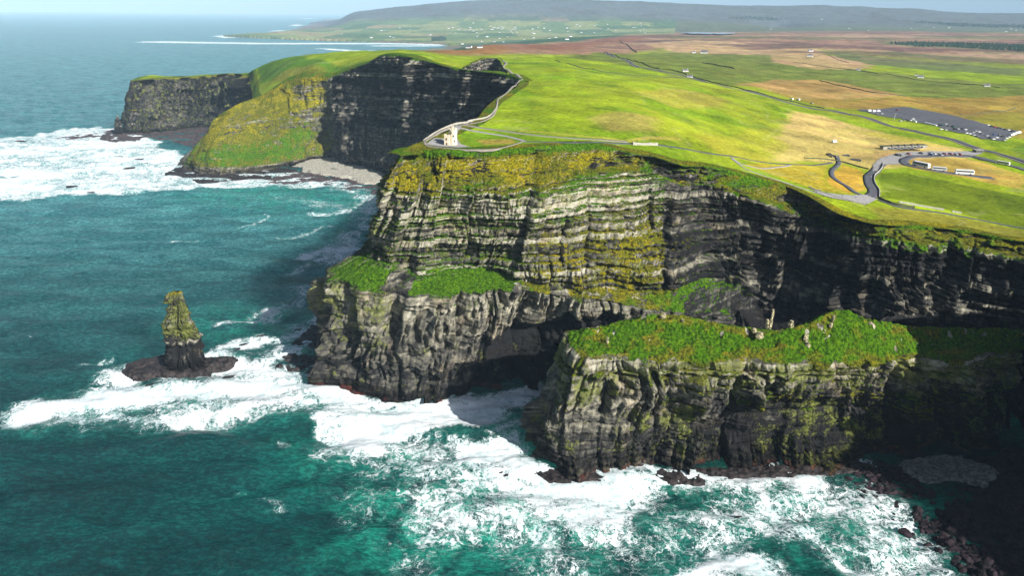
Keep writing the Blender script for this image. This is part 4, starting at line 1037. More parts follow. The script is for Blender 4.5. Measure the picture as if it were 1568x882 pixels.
strip('ramp', [(1281, 238), (1284, 250), (1275, 259), (1276, 272), (1296, 285), (1312, 296), (1326, 301)], 5, M_asph, .34, 2)
strip('ramp', [(1328, 304), (1338, 296), (1332, 282), (1331, 270), (1343, 258), (1352, 247)], 10.5, M_asph, .36, 2, 5)
patch('plaza', [(1335, 263), (1334, 252), (1348, 241), (1372, 234), (1420, 231), (1500, 231), (1505, 236), (1480, 241), (1400, 239), (1384, 243), (1388, 252), (1350, 252), (1346, 262)], M_flag, .40, 2.)
patch('cliff_terrace', [(1238, 289), (1262, 295), (1300, 299), (1325, 298), (1346, 306), (1330, 314), (1290, 307), (1262, 301)], M_flag, .5, 1.5)
strip('bus_loop', [(1430, 239), (1396, 240), (1384, 245), (1390, 253), (1430, 261), (1480, 268), (1520, 273)], 10, M_asph, .5, 3, 4)
strip('bus_road', [(1430, 239), (1490, 240), (1530, 250), (1568, 260), (1640, 278)], 12, M_asph, .5, 3, 4)
strip('cliff_path', [(1344, 306), (1372, 316), (1440, 326), (1500, 337), (1568, 350), (1640, 364)], 3.2, M_asph, .35, 3)
patch('car_park', [(1310, 168), (1350, 166), (1392, 164), (1425, 170), (1480, 182), (1570, 203), (1538, 217), (1500, 213), (1432, 193), (1380, 182), (1340, 176)], M_asph, .55, 4.)
patch('lake', [(1040, 51.3), (1070, 50.4), (1110, 50.2), (1130, 51.5), (1122, 53.5), (1080, 53.8), (1050, 52.8)], M_pond, 12., 30)

# walls and banks, each one thing
def wall(pix, w_, h_, mat, name, label, cat, dz=0., step=3., group=None):
    pts = smoothline([drop(*p)[:2] for p in pix], step); tg = np.gradient(pts, axis=0); tg /= np.linalg.norm(tg, axis=1, keepdims=True)+1e-9; n2_ = np.stack([-tg[:, 1], tg[:, 0]], 1)
    g = np.array([G(x, y) for x, y in pts])+dz; k = len(pts); hh = h_*(1+.18*np.array([random.uniform(-1, 1) for _ in range(k)]))
    V = np.stack([np.c_[pts-n2_*w_*.6, g-.8], np.c_[pts-n2_*w_*.5, g+hh*.9], np.c_[pts, g+hh], np.c_[pts+n2_*w_*.5, g+hh*.9], np.c_[pts+n2_*w_*.6, g-.8]], 1)
    o = mesh_np(name, V.reshape(-1, 3), grid_faces(k, 5), mat, smooth=False); tag(o, label, cat, group); return o
wall([(648, 217), (660, 207), (680, 196), (700, 189), (716, 187)], .4, 1.0, M_stone, 'stone_wall', 'pale flagstone wall along the cliff edge left of the tower', 'wall', step=1.5)
wall([(716, 186), (740, 182), (757, 170), (762, 156)], .5, 1.3, M_stone, 'stone_wall', 'thin pale wall beside the coast path behind the tower', 'wall', step=2)
wall([(968, 221), (985, 221.5), (1006, 222)], 2.2, 2.0, M_stone, 'stone_wall', 'short thick pale stone wall on the clifftop path right of the tower lawn', 'wall', step=1.)
wall([(1352, 250), (1350, 258), (1340, 268), (1339, 280), (1346, 292), (1346, 303)], .8, 1.6, M_stone, 'stone_wall', 'curving pale wall along the right side of the wide ramp', 'wall', step=1.5)
wall([(1376, 310), (1400, 314), (1445, 322)], .9, 1.4, M_stone, 'stone_wall', 'long white topped wall segment at the foot of the dark green field', 'wall', step=2)
wall([(1458, 324.5), (1472, 327)], .9, 1.4, M_stone, 'stone_wall', 'short white wall segment right of the long one below the dark green field', 'wall', step=2)
wall([(1238, 287), (1262, 296), (1290, 305), (1325, 314)], .5, 1.3, M_stone, 'stone_wall', 'low wall at the outer rim of the paved cliff terrace', 'wall', step=2)
HB = [([(925, 79), (960, 90), (1000, 103.5), (1060, 117), (1108, 130)], 'long dark bank running beside the road from the moor to the junction', 3.),
      ([(1108, 130), (1168, 144), (1200, 153), (1262, 166)], 'dark bank beside the road between the junction and the car park', 3.),
      ([(1255, 123.5), (1300, 134), (1340, 142), (1388, 147)], 'dark field bank along the lower edge of the long green field', 3.),
      ([(1214, 95), (1270, 103), (1330, 110), (1400, 121)], 'thin field bank along the upper edge of the long green field', 2.5),
      ([(1076, 96), (1100, 100), (1124, 105)], 'short dark hedge bank in the green field left of the long field', 4.),
      ([(1400, 121), (1460, 127), (1530, 134)], 'field bank passing below the white bungalow on the right', 2.5),
      ([(850, 92), (880, 100), (925, 110), (1000, 116), (1050, 118)], 'thin bank crossing the bright green hill left of the road', 1.6),
      ([(1235, 88), (1262, 83), (1300, 96)], 'curved bank beside the two white farmhouses', 2.5),
      ([(950, 62), (965, 72), (975, 80)], 'dark bank climbing through the brown moor left of the tan field', 6.),
      ([(1470, 176), (1520, 171), (1555, 165)], 'thin bank crossing the orange rushy field above the car park', 2.),
      ([(1232, 242), (1280, 246), (1330, 259)], 'dark retaining bank behind the ramp entrance', 1.8)]
for pix, lab, h_ in HB: wall(pix, 1.5, h_*.62, M_hedge, 'field_bank', lab, 'field bank', step=6.)
wall([(1345, 304), (1372, 314), (1400, 319)], 1.4, 2., M_hedge, 'field_bank', 'dark bank at the start of the cliff path right of the terrace', 'field bank', step=2.)

# tower ------------------------------------------------------------
tp = gp(691, 221.5)
tw = empty('stone_tower', (tp[0], tp[1], tp[2]-.2), -.25); tag(tw, 'cream stone lookout tower with a square turret on the clifftop headland', 'tower')
m = MB(); m.cyl((1.2, 1.2, 0), 3.3, 11.6, 24, 3.05); m.cyl((1.2, 1.2, 9.9), 3.35, .5, 24); m.build('tower_wall', M_cream, tw)
m = MB(); m.cyl((1.2, 1.2, 11.6), 3.35, .7, 24)
for i in range(10):
    a = 2*math.pi*i/10; m.box((1.2+3.05*math.cos(a), 1.2+3.05*math.sin(a), 12.8), (.9, .9, 1.1), rz=a)
m.build('battlement', M_cream, tw)
m = MB(); m.box((-2.6, -1.0, 4.0), (4.2, 5., 8.), taper=.97); m.build('turret', M_cream, tw)
m = MB()
for a in (-1, 0, 1):
    for b_ in (-1, 0, 1):
        if a or b_: m = MB(); m.box((-2.6+a*1.75, -1.0+b_*2.15, 8.3), (.7, .8, .9)); m.build('merlon', M_cream, tw)
for x, y, z in ((2.6, -1.75, 7.6), (3.4, -1.2, 3.6), (-2.6, -3.45, 5.2), (.9, -2.05, 10.)):
    m = MB(); m.box((x, y-.1, z), (.75, .5, 1.5)); m.build('window', M_dark, tw)
m = MB(); m.box((-2.6, -3.5, 1.1), (1.1, .3, 2.2)); m.build('door', M_door, tw)
m = MB(); m.box((1.2, 1.2, 13.9), (1.5, 1.5, 1.8)); m.build('roof_cap', M_cream, tw)
# plinth wall round the tower
# cars ---------------------------------------------------------------
def make_car(paint, kind='car'):
    r = empty('parked_'+kind, (0, 0, 0))
    if kind == 'car':
        L_, W_ = 4.3, 1.75
        b = MB(); b.prism([(-2.15, .35), (-2.15, .8), (-1.9, .95), (1., .92), (2.0, .8), (2.15, .6), (2.15, .35)], -W_/2, W_/2, 0, .06); b.build('body', paint, r)
        c = MB(); c.prism([(-1.85, .9), (-1.45, 1.38), (.15, 1.42), (.95, .92)], -W_/2+.06, W_/2-.06, 0, .16); cab = c.build('cabin_glass', M_glass, r)
        c = MB(); c.prism([(-1.5, 1.36), (-1.35, 1.44), (.05, 1.46), (.2, 1.38)], -W_/2+.2, W_/2-.2, 0, .03); c.build('roof', paint, r)
        wx_ = 1.3
    else:
        b = MB(); b.prism([(-2.6, .4), (-2.6, 2.2), (-2.4, 2.35), (1.3, 2.35), (2., 1.5), (2.6, 1.2), (2.65, .4)], -.98, .98, 0, .08); b.build('body', paint, r)
        c = MB(); c.prism([(1.36, 2.2), (1.42, 2.22), (2.06, 1.45), (1.9, 1.45)], -.92, .92, 0, .02); c.build('windscreen', M_glass, r)
        wx_ = 1.6; W_ = 1.96
    for sx in (-1, 1):
        for sy in (-1, 1):
            w_ = MB(); w_.cyl((sx*wx_, sy*(W_/2-.1), .33), .33, .22, 12, axis='y'); w_.build('wheel', M_black, r)
    for sy in (-1, 1):
        h_ = MB(); h_.box(((2.14 if kind == 'car' else 2.64), sy*.62, .68), (.06, .3, .18)); h_.build('headlight', M_chrome, r)
    return r
protos = {}
def put_car(col_, px, py, ang, label, group, kind='car', z=None):
    key = (col_, kind)
    if key not in protos: protos[key] = make_car(PAINT[col_], kind); r = protos[key]
    else: r = copy_tree(protos[key])
    p = gp(px, py); r.location = (p[0], p[1], p[2]+.56); r.rotation_euler = (0, 0, ang); r.scale = (1.4,)*3
    tag(r, label, kind, group); return r
e0 = drop(1340, 176); e1 = drop(1500, 213); base_ang = math.atan2(e1[1]-e0[1], e1[0]-e0[0]); pa = base_ang+math.pi/2+.15
CP = 'cars in the large asphalt car park'
for i, (px, py) in enumerate(((1331, 171), (1338, 171.6), (1344.5, 171.4))):
    put_car('white', px, py, pa, ('white van leftmost of the three parked at the far end of the car park', 'white van in the middle of the three at the far end of the car park', 'white van rightmost of the three at the far end of the car park')[i], CP, 'van')
put_car('silver', 1350, 175, pa, 'silver car just right of the three white vans', CP)
put_car('grey', 1343, 175.6, pa, 'grey car in front of the three white vans', CP)
put_car('red', 1374, 169.6, base_ang, 'lone dark red car on the open asphalt behind', CP)
row = [('silver', 1379, 186), ('grey', 1384, 185), ('black', 1387, 184), ('black', 1391, 186), ('white', 1395, 185.5), ('white', 1398, 183)]
for c_, x, y in row: put_car(c_, x, y, pa+random.uniform(-.1, .1), {'silver': 'silver car at the left end of the near left row by the lamp post', 'grey': 'grey car second in the near left row', 'black': 'black car in the near left row of the car park', 'white': 'white car at the right end of the near left row'}[c_], CP)
put_car('white', 1400, 187.5, base_ang, 'white van parked lengthwise in front of the near left row', CP, 'van')
cl2 = [(1438, 192), (1443, 192.5), (1448, 191), (1453, 193.5), (1459, 194), (1441, 199), (1448, 200), (1461, 196)]
for i, (x, y) in enumerate(cl2):
    c_ = ('black', 'green', 'silver', 'grey', 'black', 'white', 'silver', 'green')[i]
    put_car(c_, x, y, pa+random.uniform(-.1, .1), '%s car in the tight cluster by the white barrier, middle of the car park' % c_, CP)
cl3 = [(1462, 198.5), (1467, 198.5), (1473, 198), (1478, 199.5), (1480, 205), (1485, 206), (1490, 204), (1494, 202), (1499, 203), (1503, 206), (1491, 208), (1497, 210)]
for i, (x, y) in enumerate(cl3):
    c_ = ('black', 'silver', 'black', 'white', 'white', 'white', 'silver', 'silver', 'white', 'grey', 'silver', 'grey')[i]
    put_car(c_, x, y, pa+random.uniform(-.1, .1), '%s car in the two middle rows of the right half of the car park' % c_, CP)
cl4 = [(1511, 209), (1516, 212), (1521, 214), (1526, 212), (1530, 208), (1535, 210), (1541, 213), (1538, 216), (1522, 207), (1545, 211)]
for i, (x, y) in enumerate(cl4):
    c_ = ('silver', 'black', 'white', 'white', 'grey', 'black', 'white', 'silver', 'blue', 'white')[i]
    put_car(c_, x, y, pa+random.uniform(-.1, .1), '%s car among those nearest the right corner of the car park' % c_, CP)
for i in range(9):
    x = 1513+i*5.2; y = 192.6+i*1.25+.3*(i % 2)
    c_ = ('white', 'black', 'red', 'black', 'grey', 'black', 'white', 'black', 'grey')[i]
    put_car(c_, x, y, pa, '%s car in the row along the far grass edge of the car park' % c_, CP)
for x, y in ((1556, 205.5), (1552, 207), (1560, 204.5), (1549, 208.6)): put_car('white', x, y, pa, 'white van in the row at the right end of the car park', CP, 'van')
PZ = 'cars along the visitor plaza'
for i, (x, y, c_) in enumerate(((1373, 238.5, 'black'), (1378, 239, 'grey'), (1391, 237, 'red'), (1410, 236, 'black'), (1424, 235.5, 'white'), (1430, 236.5, 'white'), (1436, 237, 'white'), (1446, 237, 'red'), (1455, 237, 'red'), (1463, 237.5, 'silver'), (1469, 237.5, 'red'), (1425, 238, 'blue'), (1440, 238.6, 'silver'))):
    put_car(c_, x, y, base_ang+random.uniform(-.15, .15), '%s car standing on the paved plaza%s' % (c_, ' at its left end' if x < 1395 else (' in the middle of the line' if x < 1442 else ' in the right half of the line')), PZ)
# coaches
def make_bus():
    r = empty('coach', (0, 0, 0))
    b = MB(); b.prism([(-6, .45), (-6.05, 3.1), (-5.8, 3.35), (5.5, 3.35), (5.95, 2.6), (6.05, .45)], -1.27, 1.27, 0, .05); b.build('body', PAINT['white'], r)
    for sy in (-1, 1):
        c = MB(); c.box((-.2, sy*1.25, 2.3), (11., .08, 1.0)); c.build('side_window', M_glass, r)
        h_ = MB(); h_.box((6.04, sy*.9, .9), (.08, .4, .25)); h_.build('headlight', M_chrome, r)
    c = MB(); c.prism([(5.62, 3.1), (5.7, 3.12), (6.08, 1.5), (5.98, 1.5)], -1.1, 1.1, 0, 0); c.build('windscreen', M_glass, r)
    for sx in (-3.9, 3.6):
        for sy in (-1, 1):
            w_ = MB(); w_.cyl((sx, sy*1.15, .5), .5, .28, 14, axis='y'); w_.build('wheel', M_black, r)
    return r
bus0 = make_bus()
for i, (x, y, x2, y2, sc, lab) in enumerate(((1410, 256, 1440, 262, 1.12, 'long white coach with cream side at the head of the loop road'), (1438, 261.5, 1470, 267, .8, 'short white minibus second in the line on the loop road'), (1476, 267.5, 1510, 272, 1.05, 'white coach with dark stripe, last in the line on the loop road'), (1535, 252.5, 1565, 260, .82, 'white minibus alone on the upper road at the right'))):
    r = bus0 if i == 0 else copy_tree(bus0); a = gp(x, y); b_ = gp(x2, y2); r.location = (a[0], a[1], a[2]+.5); r.rotation_euler = (0, 0, math.atan2(b_[1]-a[1], b_[0]-a[0])); r.scale = (sc*1.4,)*3
    tag(r, lab, 'coach', 'coaches below the visitor plaza')
for x, y, lab in ((1212, 153, 'white van on the road, left of the pair'), (1222, 153.6, 'white van on the road, right of the pair')):
    r = put_car('white', x, y, base_ang+math.pi, lab, 'vans on the main road', 'van')
put_car('silver', 1243, 159, base_ang, 'silver car driving on the main road', None)
r = put_car('white', 1277, 219, .5, 'lone white van on the pale rushy slope', None, 'van')
# white barrier and lamp post
a = gp(1416, 188); b_ = gp(1434, 193); m = MB(); L_ = math.hypot(b_[0]-a[0], b_[1]-a[1]); m.box((L_/2, 0, .9), (L_, 2.2, 1.8)); 
o = m.build('site_hoarding', M_white); o.location = (a[0], a[1], min(a[2], b_[2])+.2); o.rotation_euler = (0, math.atan2(a[2]-b_[2], L_)*0, math.atan2(b_[1]-a[1], b_[0]-a[0])); tag(o, 'long low white cabin at the near edge of the car park', 'cabin')
a = gp(1369, 184); r = empty('lamp_post', a); m = MB(); m.cyl((0, 0, 0), .22, 10., 8, .1); m.build('pole', M_white, r); m = MB(); m.box((.8, 0, 10.), (1.8, .4, .2)); m.build('lamp', M_white, r); tag(r, 'thin pale lamp post at the near edge of the car park', 'lamp post')
# visitor centre
a = gp(1352, 229); b_ = gp(1418, 231); ang = math.atan2(b_[1]-a[1], b_[0]-a[0]); L_ = math.hypot(b_[0]-a[0], b_[1]-a[1])
vc = empty('visitor_building', (a[0], a[1], a[2]), ang); tag(vc, 'low pale stone building with dark gabled bays set into the grassy hillside', 'building')
m = MB(); m.box((L_/2, 3, 1.6), (L_, 6, 3.6)); m.build('wall', M_stone, vc)
m = MB(); m.box((L_/2, 4.2, 3.7), (L_*1.02, 8, .6)); m.build('grass_roof', M_hedge, vc)
for i in range(5):
    x = L_*(.2+.15*i); m = MB(); m.add([(x-2.6, -.35, 0), (x+2.6, -.35, 0), (x+1.0, -.35, 4.4), (x-.2, -.35, 5.4), (x-1.0, -.35, 4.4), (x-2.6, 3, 0), (x+2.6, 3, 0), (x+1.0, 3, 4.4), (x-.2, 3, 5.4), (x-1.0, 3, 4.4)], [(0, 1, 2, 3, 4), (9, 8, 7, 6, 5), (0, 5, 6, 1), (1, 6, 7, 2), (2, 7, 8, 3), (3, 8, 9, 4), (4, 9, 5, 0)]); m.build('gable_bay', M_slate, vc)
for i in range(6):
    x = L_*(.125+.15*i); m = MB(); m.box((x, -.1, 1.5), (3.4, .5, 1.9)); m.build('window', M_glass, vc)
a = gp(1277, 241); r = empty('hillside_entrance', a, .3); tag(r, 'dark sunken doorway cut into the hillside above the ramp', 'entrance')
m = MB(); m.add([(-2, 0, -.5), (2, 0, -.5), (2.4, 9, 3.2), (-3, 9, 3.2), (-2, 1.4, -1), (2, 1.4, -1), (2.4, 10, 2.2), (-3, 10, 2.2)], [(0, 1, 2, 3), (7, 6, 5, 4), (0, 4, 5, 1), (1, 5, 6, 2), (2, 6, 7, 3), (3, 7, 4, 0)]); m.build('opening', M_dark, r)
m = MB(); m.box((-2.7, 3.5, .9), (.6, 9, 2.4)); m.build('side_wall', M_stone, r); m = MB(); m.box((2.7, 3.5, .9), (.6, 9, 2.4)); m.build('side_wall', M_stone, r)
a = gp(1295, 238.5); o = MB().box((0, 0, .5), (8, 3.2, 1.6)).build('skylight', M_glass); o.location = tuple(a); o.rotation_euler = (0, 0, .1); tag(o, 'grey glazed skylight in the grass roof above the plaza', 'skylight')
a = gp(1310, 246); o = MB().box((0, 0, .9), (11, 2.5, 2.6)).build('retaining_wall', M_slate); o.location = tuple(a); o.rotation_euler = (0, 0, -.55); tag(o, 'dark slanted entrance wall left of the plaza', 'wall')
a = gp(1497, 233); r = empty('service_building', a, ang); tag(r, 'small dark flat building at the right end of the plaza', 'building')
m = MB(); m.box((0, 0, 1.6), (11, 6, 3.2)); m.build('wall', M_slate, r); m = MB(); m.box((0, 0, 3.4), (12, 7, .4)); m.build('roof', M_stone, r)
for x in (-3, 1.5): m = MB(); m.box((x, -3.05, 1.5), (2.2, .2, 1.6)); m.build('window', M_glass, r)
# houses --------------------------------------------------------------
def make_house(far=False):
    r = empty('white_house', (0, 0, 0)); m = MB(); m.box((0, 0, 1.7), (14, 7, 3.4)); m.add([(-7, -3.5, 3.4), (-7, 3.5, 3.4), (-7, 0, 6.), (7, -3.5, 3.4), (7, 3.5, 3.4), (7, 0, 6.)], [(0, 2, 1), (3, 4, 5)]); m.build('wall', M_white, r)
    m = MB(); m.add([(-7.3, -3.9, 3.2), (7.3, -3.9, 3.2), (7.3, 0, 6.25), (-7.3, 0, 6.25), (-7.3, 3.9, 3.2), (7.3, 3.9, 3.2), (-7.3, 0, 6.0), (7.3, 0, 6.0), (-7.3, -3.9, 3.0), (7.3, -3.9, 3.), (-7.3, 3.9, 3.), (7.3, 3.9, 3.)], [(0, 1, 2, 3), (3, 2, 5, 4), (8, 6, 7, 9), (6, 10, 11, 7), (0, 8, 9, 1), (4, 5, 11, 10)]); rf = m.build('roof', M_slate, r)
    if not far:
        for x in (-6, 6): m = MB(); m.box((x, 0, 6.5), (.9, .8, 1.4)); m.build('chimney', M_white, rf)
        for x in (-4.5, -2, 2.2, 4.7): m = MB(); m.box((x, -3.53, 1.8), (1.1, .12, 1.2)); m.build('window', M_glass, r)
        m = MB(); m.box((0, -3.53, 1.1), (1., .14, 2.1)); m.build('door', M_door, r)
    return r
h0 = make_house(); h1 = make_house(True); first = {0: True, 1: True}
def put_house(px, py, sc, rz, label, group, far):
    src = h1 if far else h0
    if first[int(far)]: r = src; first[int(far)] = False
    else: r = copy_tree(src)
    p = drop(px, py); z = p[2]-.4; r.location = (p[0], p[1], z); r.scale = (sc,)*3; r.rotation_euler = (0, 0, rz); tag(r, label, 'house', group)
for px, py, sc, lab in ((1078, 81, 2.0, 'white farmhouse with long grey shed at the top of the green field'), (1062, 80.5, 1.2, 'small white house left of the white farmhouse'), (1241, 78, 1.6, 'white house in the upper farm beside trees'), (1240, 86, 1.7, 'white bungalow just below the upper farm'), (1409, 118.5, 1.2, 'white bungalow alone beyond the long green field'), (1402, 115, .6, 'small pale hut left of the lone bungalow'),
        (1511, 132, 1.0, 'small white house at the end of a dark shed on the right'), (1049, 109, .9, 'grey farm cottage by the road junction'), (1056, 118, .8, 'low cottage on the near side of the road junction'), (1314, 107, .9, 'ruined cottage on the upper bank of the long green field'), (1453, 42, 2.2, 'white house by the dark wood near the skyline'), (1258, 29, 2.2, 'white house on the far brown ridge')):
    put_house(px, py, sc, random.uniform(-.3, .3), lab, None, False)
hv = random.Random(21); GV = 'far village houses beyond the bay'
spots = [(700+hv.gauss(50, 40), 44+hv.gauss(0, 3)) for _ in range(34)]+[(hv.uniform(640, 900), hv.uniform(40, 56)) for _ in range(16)]+[(hv.uniform(880, 1000), hv.uniform(34, 50)) for _ in range(14)]+[(hv.uniform(520, 640), hv.uniform(42, 58)) for _ in range(8)]
for x, y in spots: put_house(x, y, hv.uniform(1.2, 2.4), hv.uniform(-.5, .5), 'tiny white house in the far village beyond the bay', GV, True)
for x, y in ((738, 63), (757, 63.5), (771, 63.6), (803, 60), (817, 57.5), (841, 58.5), (851, 57), (718, 73), (735, 72.6), (765, 58.5), (708, 67), (868, 60), (777, 56)): put_house(x, y, hv.uniform(1.3, 1.9), hv.uniform(-.4, .4), 'white house on the dark green coastal slope this side of the village', 'houses on the green coastal slope', True)
for x, y in ((1180, 44), (1300, 43), (1330, 46), (1540, 48), (1556, 46), (1548, 44), (1430, 41), (1395, 43)): put_house(x, y, hv.uniform(1.3, 2.0), hv.uniform(-.4, .4), 'white house scattered on the brown moor towards the skyline', 'houses on the moor', True)
# far conifer woods (no one could count these trees)
def wood(name, poly, n, h_):
    pts = [drop(*p)[:2] for p in poly]; a = np.array(pts); x0, y0 = a.min(0); x1, y1 = a.max(0); m = MB(); k = 0; rr_ = random.Random(5)
    cand = np.array([(rr_.uniform(x0, x1), rr_.uniform(y0, y1)) for _ in range(n*4)]); cand = cand[inpoly(cand[:, 0], cand[:, 1], pts)][:n]; zz = P(cand[:, 0], cand[:, 1])
    for (x, y), z in zip(cand, zz):
        hh = h_*rr_.uniform(.7, 1.25); r_ = hh*rr_.uniform(.35, .5); vs = [(x+r_*math.cos(i*1.257+k), y+r_*math.sin(i*1.257+k), z-.5) for i in range(5)]+[(x, y, z+hh)]
        m.add(vs, [(i, (i+1) % 5, 5) for i in range(5)]); k += 1
    o = m.build(name, M_wood_); tag(o, kind='stuff', label='dark conifer plantation strip on the brown moor')
wood('conifer_wood', [(1360, 66), (1400, 64.5), (1460, 66), (1568, 69), (1700, 74), (1700, 84), (1568, 78), (1480, 73), (1380, 69)], 1700, 16)
wood('conifer_wood', [(1395, 33), (1450, 35), (1568, 38), (1700, 41), (1700, 46), (1568, 42.5), (1470, 40)], 1500, 22)
wood('conifer_wood', [(1110, 27.5), (1170, 26), (1225, 27), (1200, 29), (1140, 29)], 300, 18)
wood('conifer_wood', [(662, 58.5), (675, 57), (684, 60), (676, 62.5), (662, 62)], 220, 22)

# people ----------------------------------------------------------------
def human(cloth, stride=.22):
    """one skinned figure; the jacket is a child"""
    me = bpy.data.meshes.new('person'); J = [(0, 0, .95), (0, 0, 1.2), (0, 0, 1.42), (0, .0, 1.52), (0, .02, 1.66), (-.17, 0, 1.4), (-.22, .02, 1.12), (-.2, .12, .9), (.17, 0, 1.4), (.22, -.02, 1.12), (.2, -.1, .9), (-.1, 0, .88), (-.11, stride*.5, .48), (-.11, stride*.2, .06), (-.11, stride*.2+.14, .03), (.1, 0, .88), (.11, -stride*.2, .48), (.11, -stride, .06), (.11, -stride+.14, .03)]
    E_ = [(0, 1), (1, 2), (2, 3), (3, 4), (2, 5), (5, 6), (6, 7), (2, 8), (8, 9), (9, 10), (0, 11), (11, 12), (12, 13), (13, 14), (0, 15), (15, 16), (16, 17), (17, 18)]
    R__ = [.15, .14, .15, .055, .105, .07, .055, .04, .07, .055, .04, .1, .075, .05, .04, .1, .075, .05, .04]
    me.from_pydata(J, E_, []); o = bpy.data.objects.new('person', me); C.objects.link(o)
    o.modifiers.new('s', 'SKIN'); me.skin_vertices
    for v, r_ in zip(me.skin_vertices[0].data, R__): v.radius = (r_, r_)
    me.skin_vertices[0].data[0].use_root = True
    o.modifiers.new('b', 'SUBSURF').levels = 1
    dg = bpy.context.evaluated_depsgraph_get(); nm = bpy.data.meshes.new_from_object(o.evaluated_get(dg)); o.modifiers.clear(); o.data = nm; nm.name = 'person'
    nm.materials.clear()
    for mm in (M_trouser, cloth, M_skin): nm.materials.append(mm)
    for p in nm.polygons:
        z = p.center.z; x = abs(p.center.x); p.material_index = 2 if (z > 1.5 or (z < .93 and x > .17 and z > .8)) else (1 if z > .9 else 0); p.use_smooth = True
    return o
hp = {k: human(v) for k, v in CLOTH.items()}; used = set()
PPL = [(652, 219, 'black', 'person in black at the left corner of the tower terrace'), (697, 218, 'black', 'person in dark clothes standing right of the tower door'), (690, 226, 'white', 'person in white on the path in front of the tower'), (716, 228, 'black', 'person in black on the curved path below the lawn'), (727, 229, 'red', 'person in red on the curved path below the lawn'), (750, 228.5, 'black', 'person in dark coat near the middle of the curved path'), (776, 225, 'orange', 'person in orange on the curved path near the lawn end'), (805, 216, 'blue', 'person in blue where the tower paths meet'),
       (880, 219.5, 'white', 'person in white on the long clifftop footpath'), (900, 220, 'red', 'person in red on the long clifftop footpath'), (975, 217.5, 'black', 'person in black behind the short thick wall'), (995, 218, 'blue', 'person in blue behind the short thick wall'), (1262, 249, 'black', 'person in black by the ramp entrance'), (1268, 249.4, 'red', 'person in red by the ramp entrance'), (1283, 257, 'white', 'person in white on the narrow ramp'), (1342, 252, 'black', 'person in black on the plaza beside the wide ramp'), (1357, 243, 'red', 'person in red crossing the plaza'), (1349, 249, 'green', 'person in green at the top of the wide ramp'), (1334, 272, 'white', 'person in white walking down the wide ramp'), (1333, 276, 'blue', 'person in blue walking down the wide ramp'), (1338, 297, 'red', 'person in red at the foot of the wide ramp'), (1343, 300, 'black', 'person in black by the wall at the foot of the ramp'), (1341, 303, 'orange', 'person in orange at the foot of the ramp'), (1255, 292, 'white', 'person in white on the left of the cliff terrace'), (1290, 301, 'black', 'person in black in the middle of the cliff terrace'), (1310, 304, 'green', 'person in green on the right of the cliff terrace'), (735, 187.5, 'red', 'person in red on the coast path behind the tower'), (760, 160, 'black', 'person in black farther along the coast path'), (790, 129, 'white', 'person in white on the distant bend of the coast path'), (720, 190, 'blue', 'person in blue just behind the tower')]
for x, y, c_, lab in PPL:
    if c_ in used: o = hp[c_].copy(); C.objects.link(o)
    else: o = hp[c_]; used.add(c_)
    p = gp(x, y); o.location = (p[0], p[1], p[2]+.35); o.rotation_euler = (0, 0, random.uniform(0, 6.28)); tag(o, lab, 'person', 'visitors on the clifftop paths')

# rock shelves and beaches -------------------------------------------------
def shelf_material(name, base, alt, wetk=.5, scale=.35):
    m, nt = newmat(name); b = NB(nt); pos = b.n('ShaderNodeNewGeometry').outputs['Position']
    v = b.voro(pos, scale, 'F1'); s3 = b.n('ShaderNodeSeparateColor'); b.L.new(v.outputs['Color'], s3.inputs[0]); n = b.noise(pos, .25, 5., .7); f = b.noise(pos, 1.5, 4., .7)
    k = b.math('ADD', b.math('MULTIPLY', s3.outputs[0], .8), b.math('MULTIPLY', n, 1.)); c = b.mix(b.ss(k, .5, 1.2), base, alt)
    c = b.mix(b.math('MULTIPLY', b.ss(f, .45, .7), .4), c, b.vmath('MULTIPLY', c, (1.5, 1.5, 1.5)))
    b.out(b.pbsdf(c, wetk, .2, b.bump(b.math('ADD', v.outputs[0], f), .9, .8))); return m
M_shelf = shelf_material('wet_shelf_rock', (.011, .010, .010), (.042, .033, .032)); M_shelf2 = shelf_material('purple_shelf_rock', (.030, .025, .027), (.095, .072, .072)); M_peb = shelf_material('pale_pebbles', (.22, .21, .17), (.46, .44, .36), .85, .6)
M_bould = shelf_material('boulder_rock', (.006, .005, .006), (.030, .019, .024), .75, .3)
def shelf(name, poly, mat, top, rough, res=1., soft=4., kind='structure', world=False, lean=None, amp=.5, parent=None, seed=50):
    pts = [tuple(p) if world else tuple(at(p[0], p[1], 0)[:2]) for p in poly]; a = np.array(pts); x0, y0 = a.min(0)-soft*2; x1, y1 = a.max(0)+soft*2
    nx = int((x1-x0)/res)+2; ny = int((y1-y0)/res)+2; X, Y = np.meshgrid(np.linspace(x0, x1, nx), np.linspace(y0, y1, ny), indexing='ij')
    xs = X+fbm(X/(soft*2.5), Y/(soft*2.5), None, seed, 3)*soft*1.3; ys = Y+fbm(X/(soft*2.5), Y/(soft*2.5), None, seed+1, 3)*soft*1.3
    i = inpoly(xs, ys, pts); d = dseg(xs, ys, pts+[pts[0]])*np.where(i, 1, -1)
    Z = -4+(top+4)*sst(-soft*.9, soft*.5, d)+fbm(X/6., Y/6., None, seed+2, 4)*rough*sst(-soft, soft, d)+fbm(X/1.7, Y/1.7, None, seed+3, 2)*amp*sst(-soft, 0, d)
    if lean is not None: Z += lean(X, Y)*sst(-soft, soft, d)
    Z = np.maximum(Z, -4)
    kp = (Z > -3.9); kp = kp[:-1, :-1] | kp[1:, :-1] | kp[:-1, 1:] | kp[1:, 1:]
    V, F, _ = compact(np.stack([X, Y, Z], -1).reshape(-1, 3), grid_faces(nx, ny, kp), {})
    o = mesh_np(name, V, F, mat, smooth=False, parent=parent)
    if kind: tag(o, kind=kind)
    return o
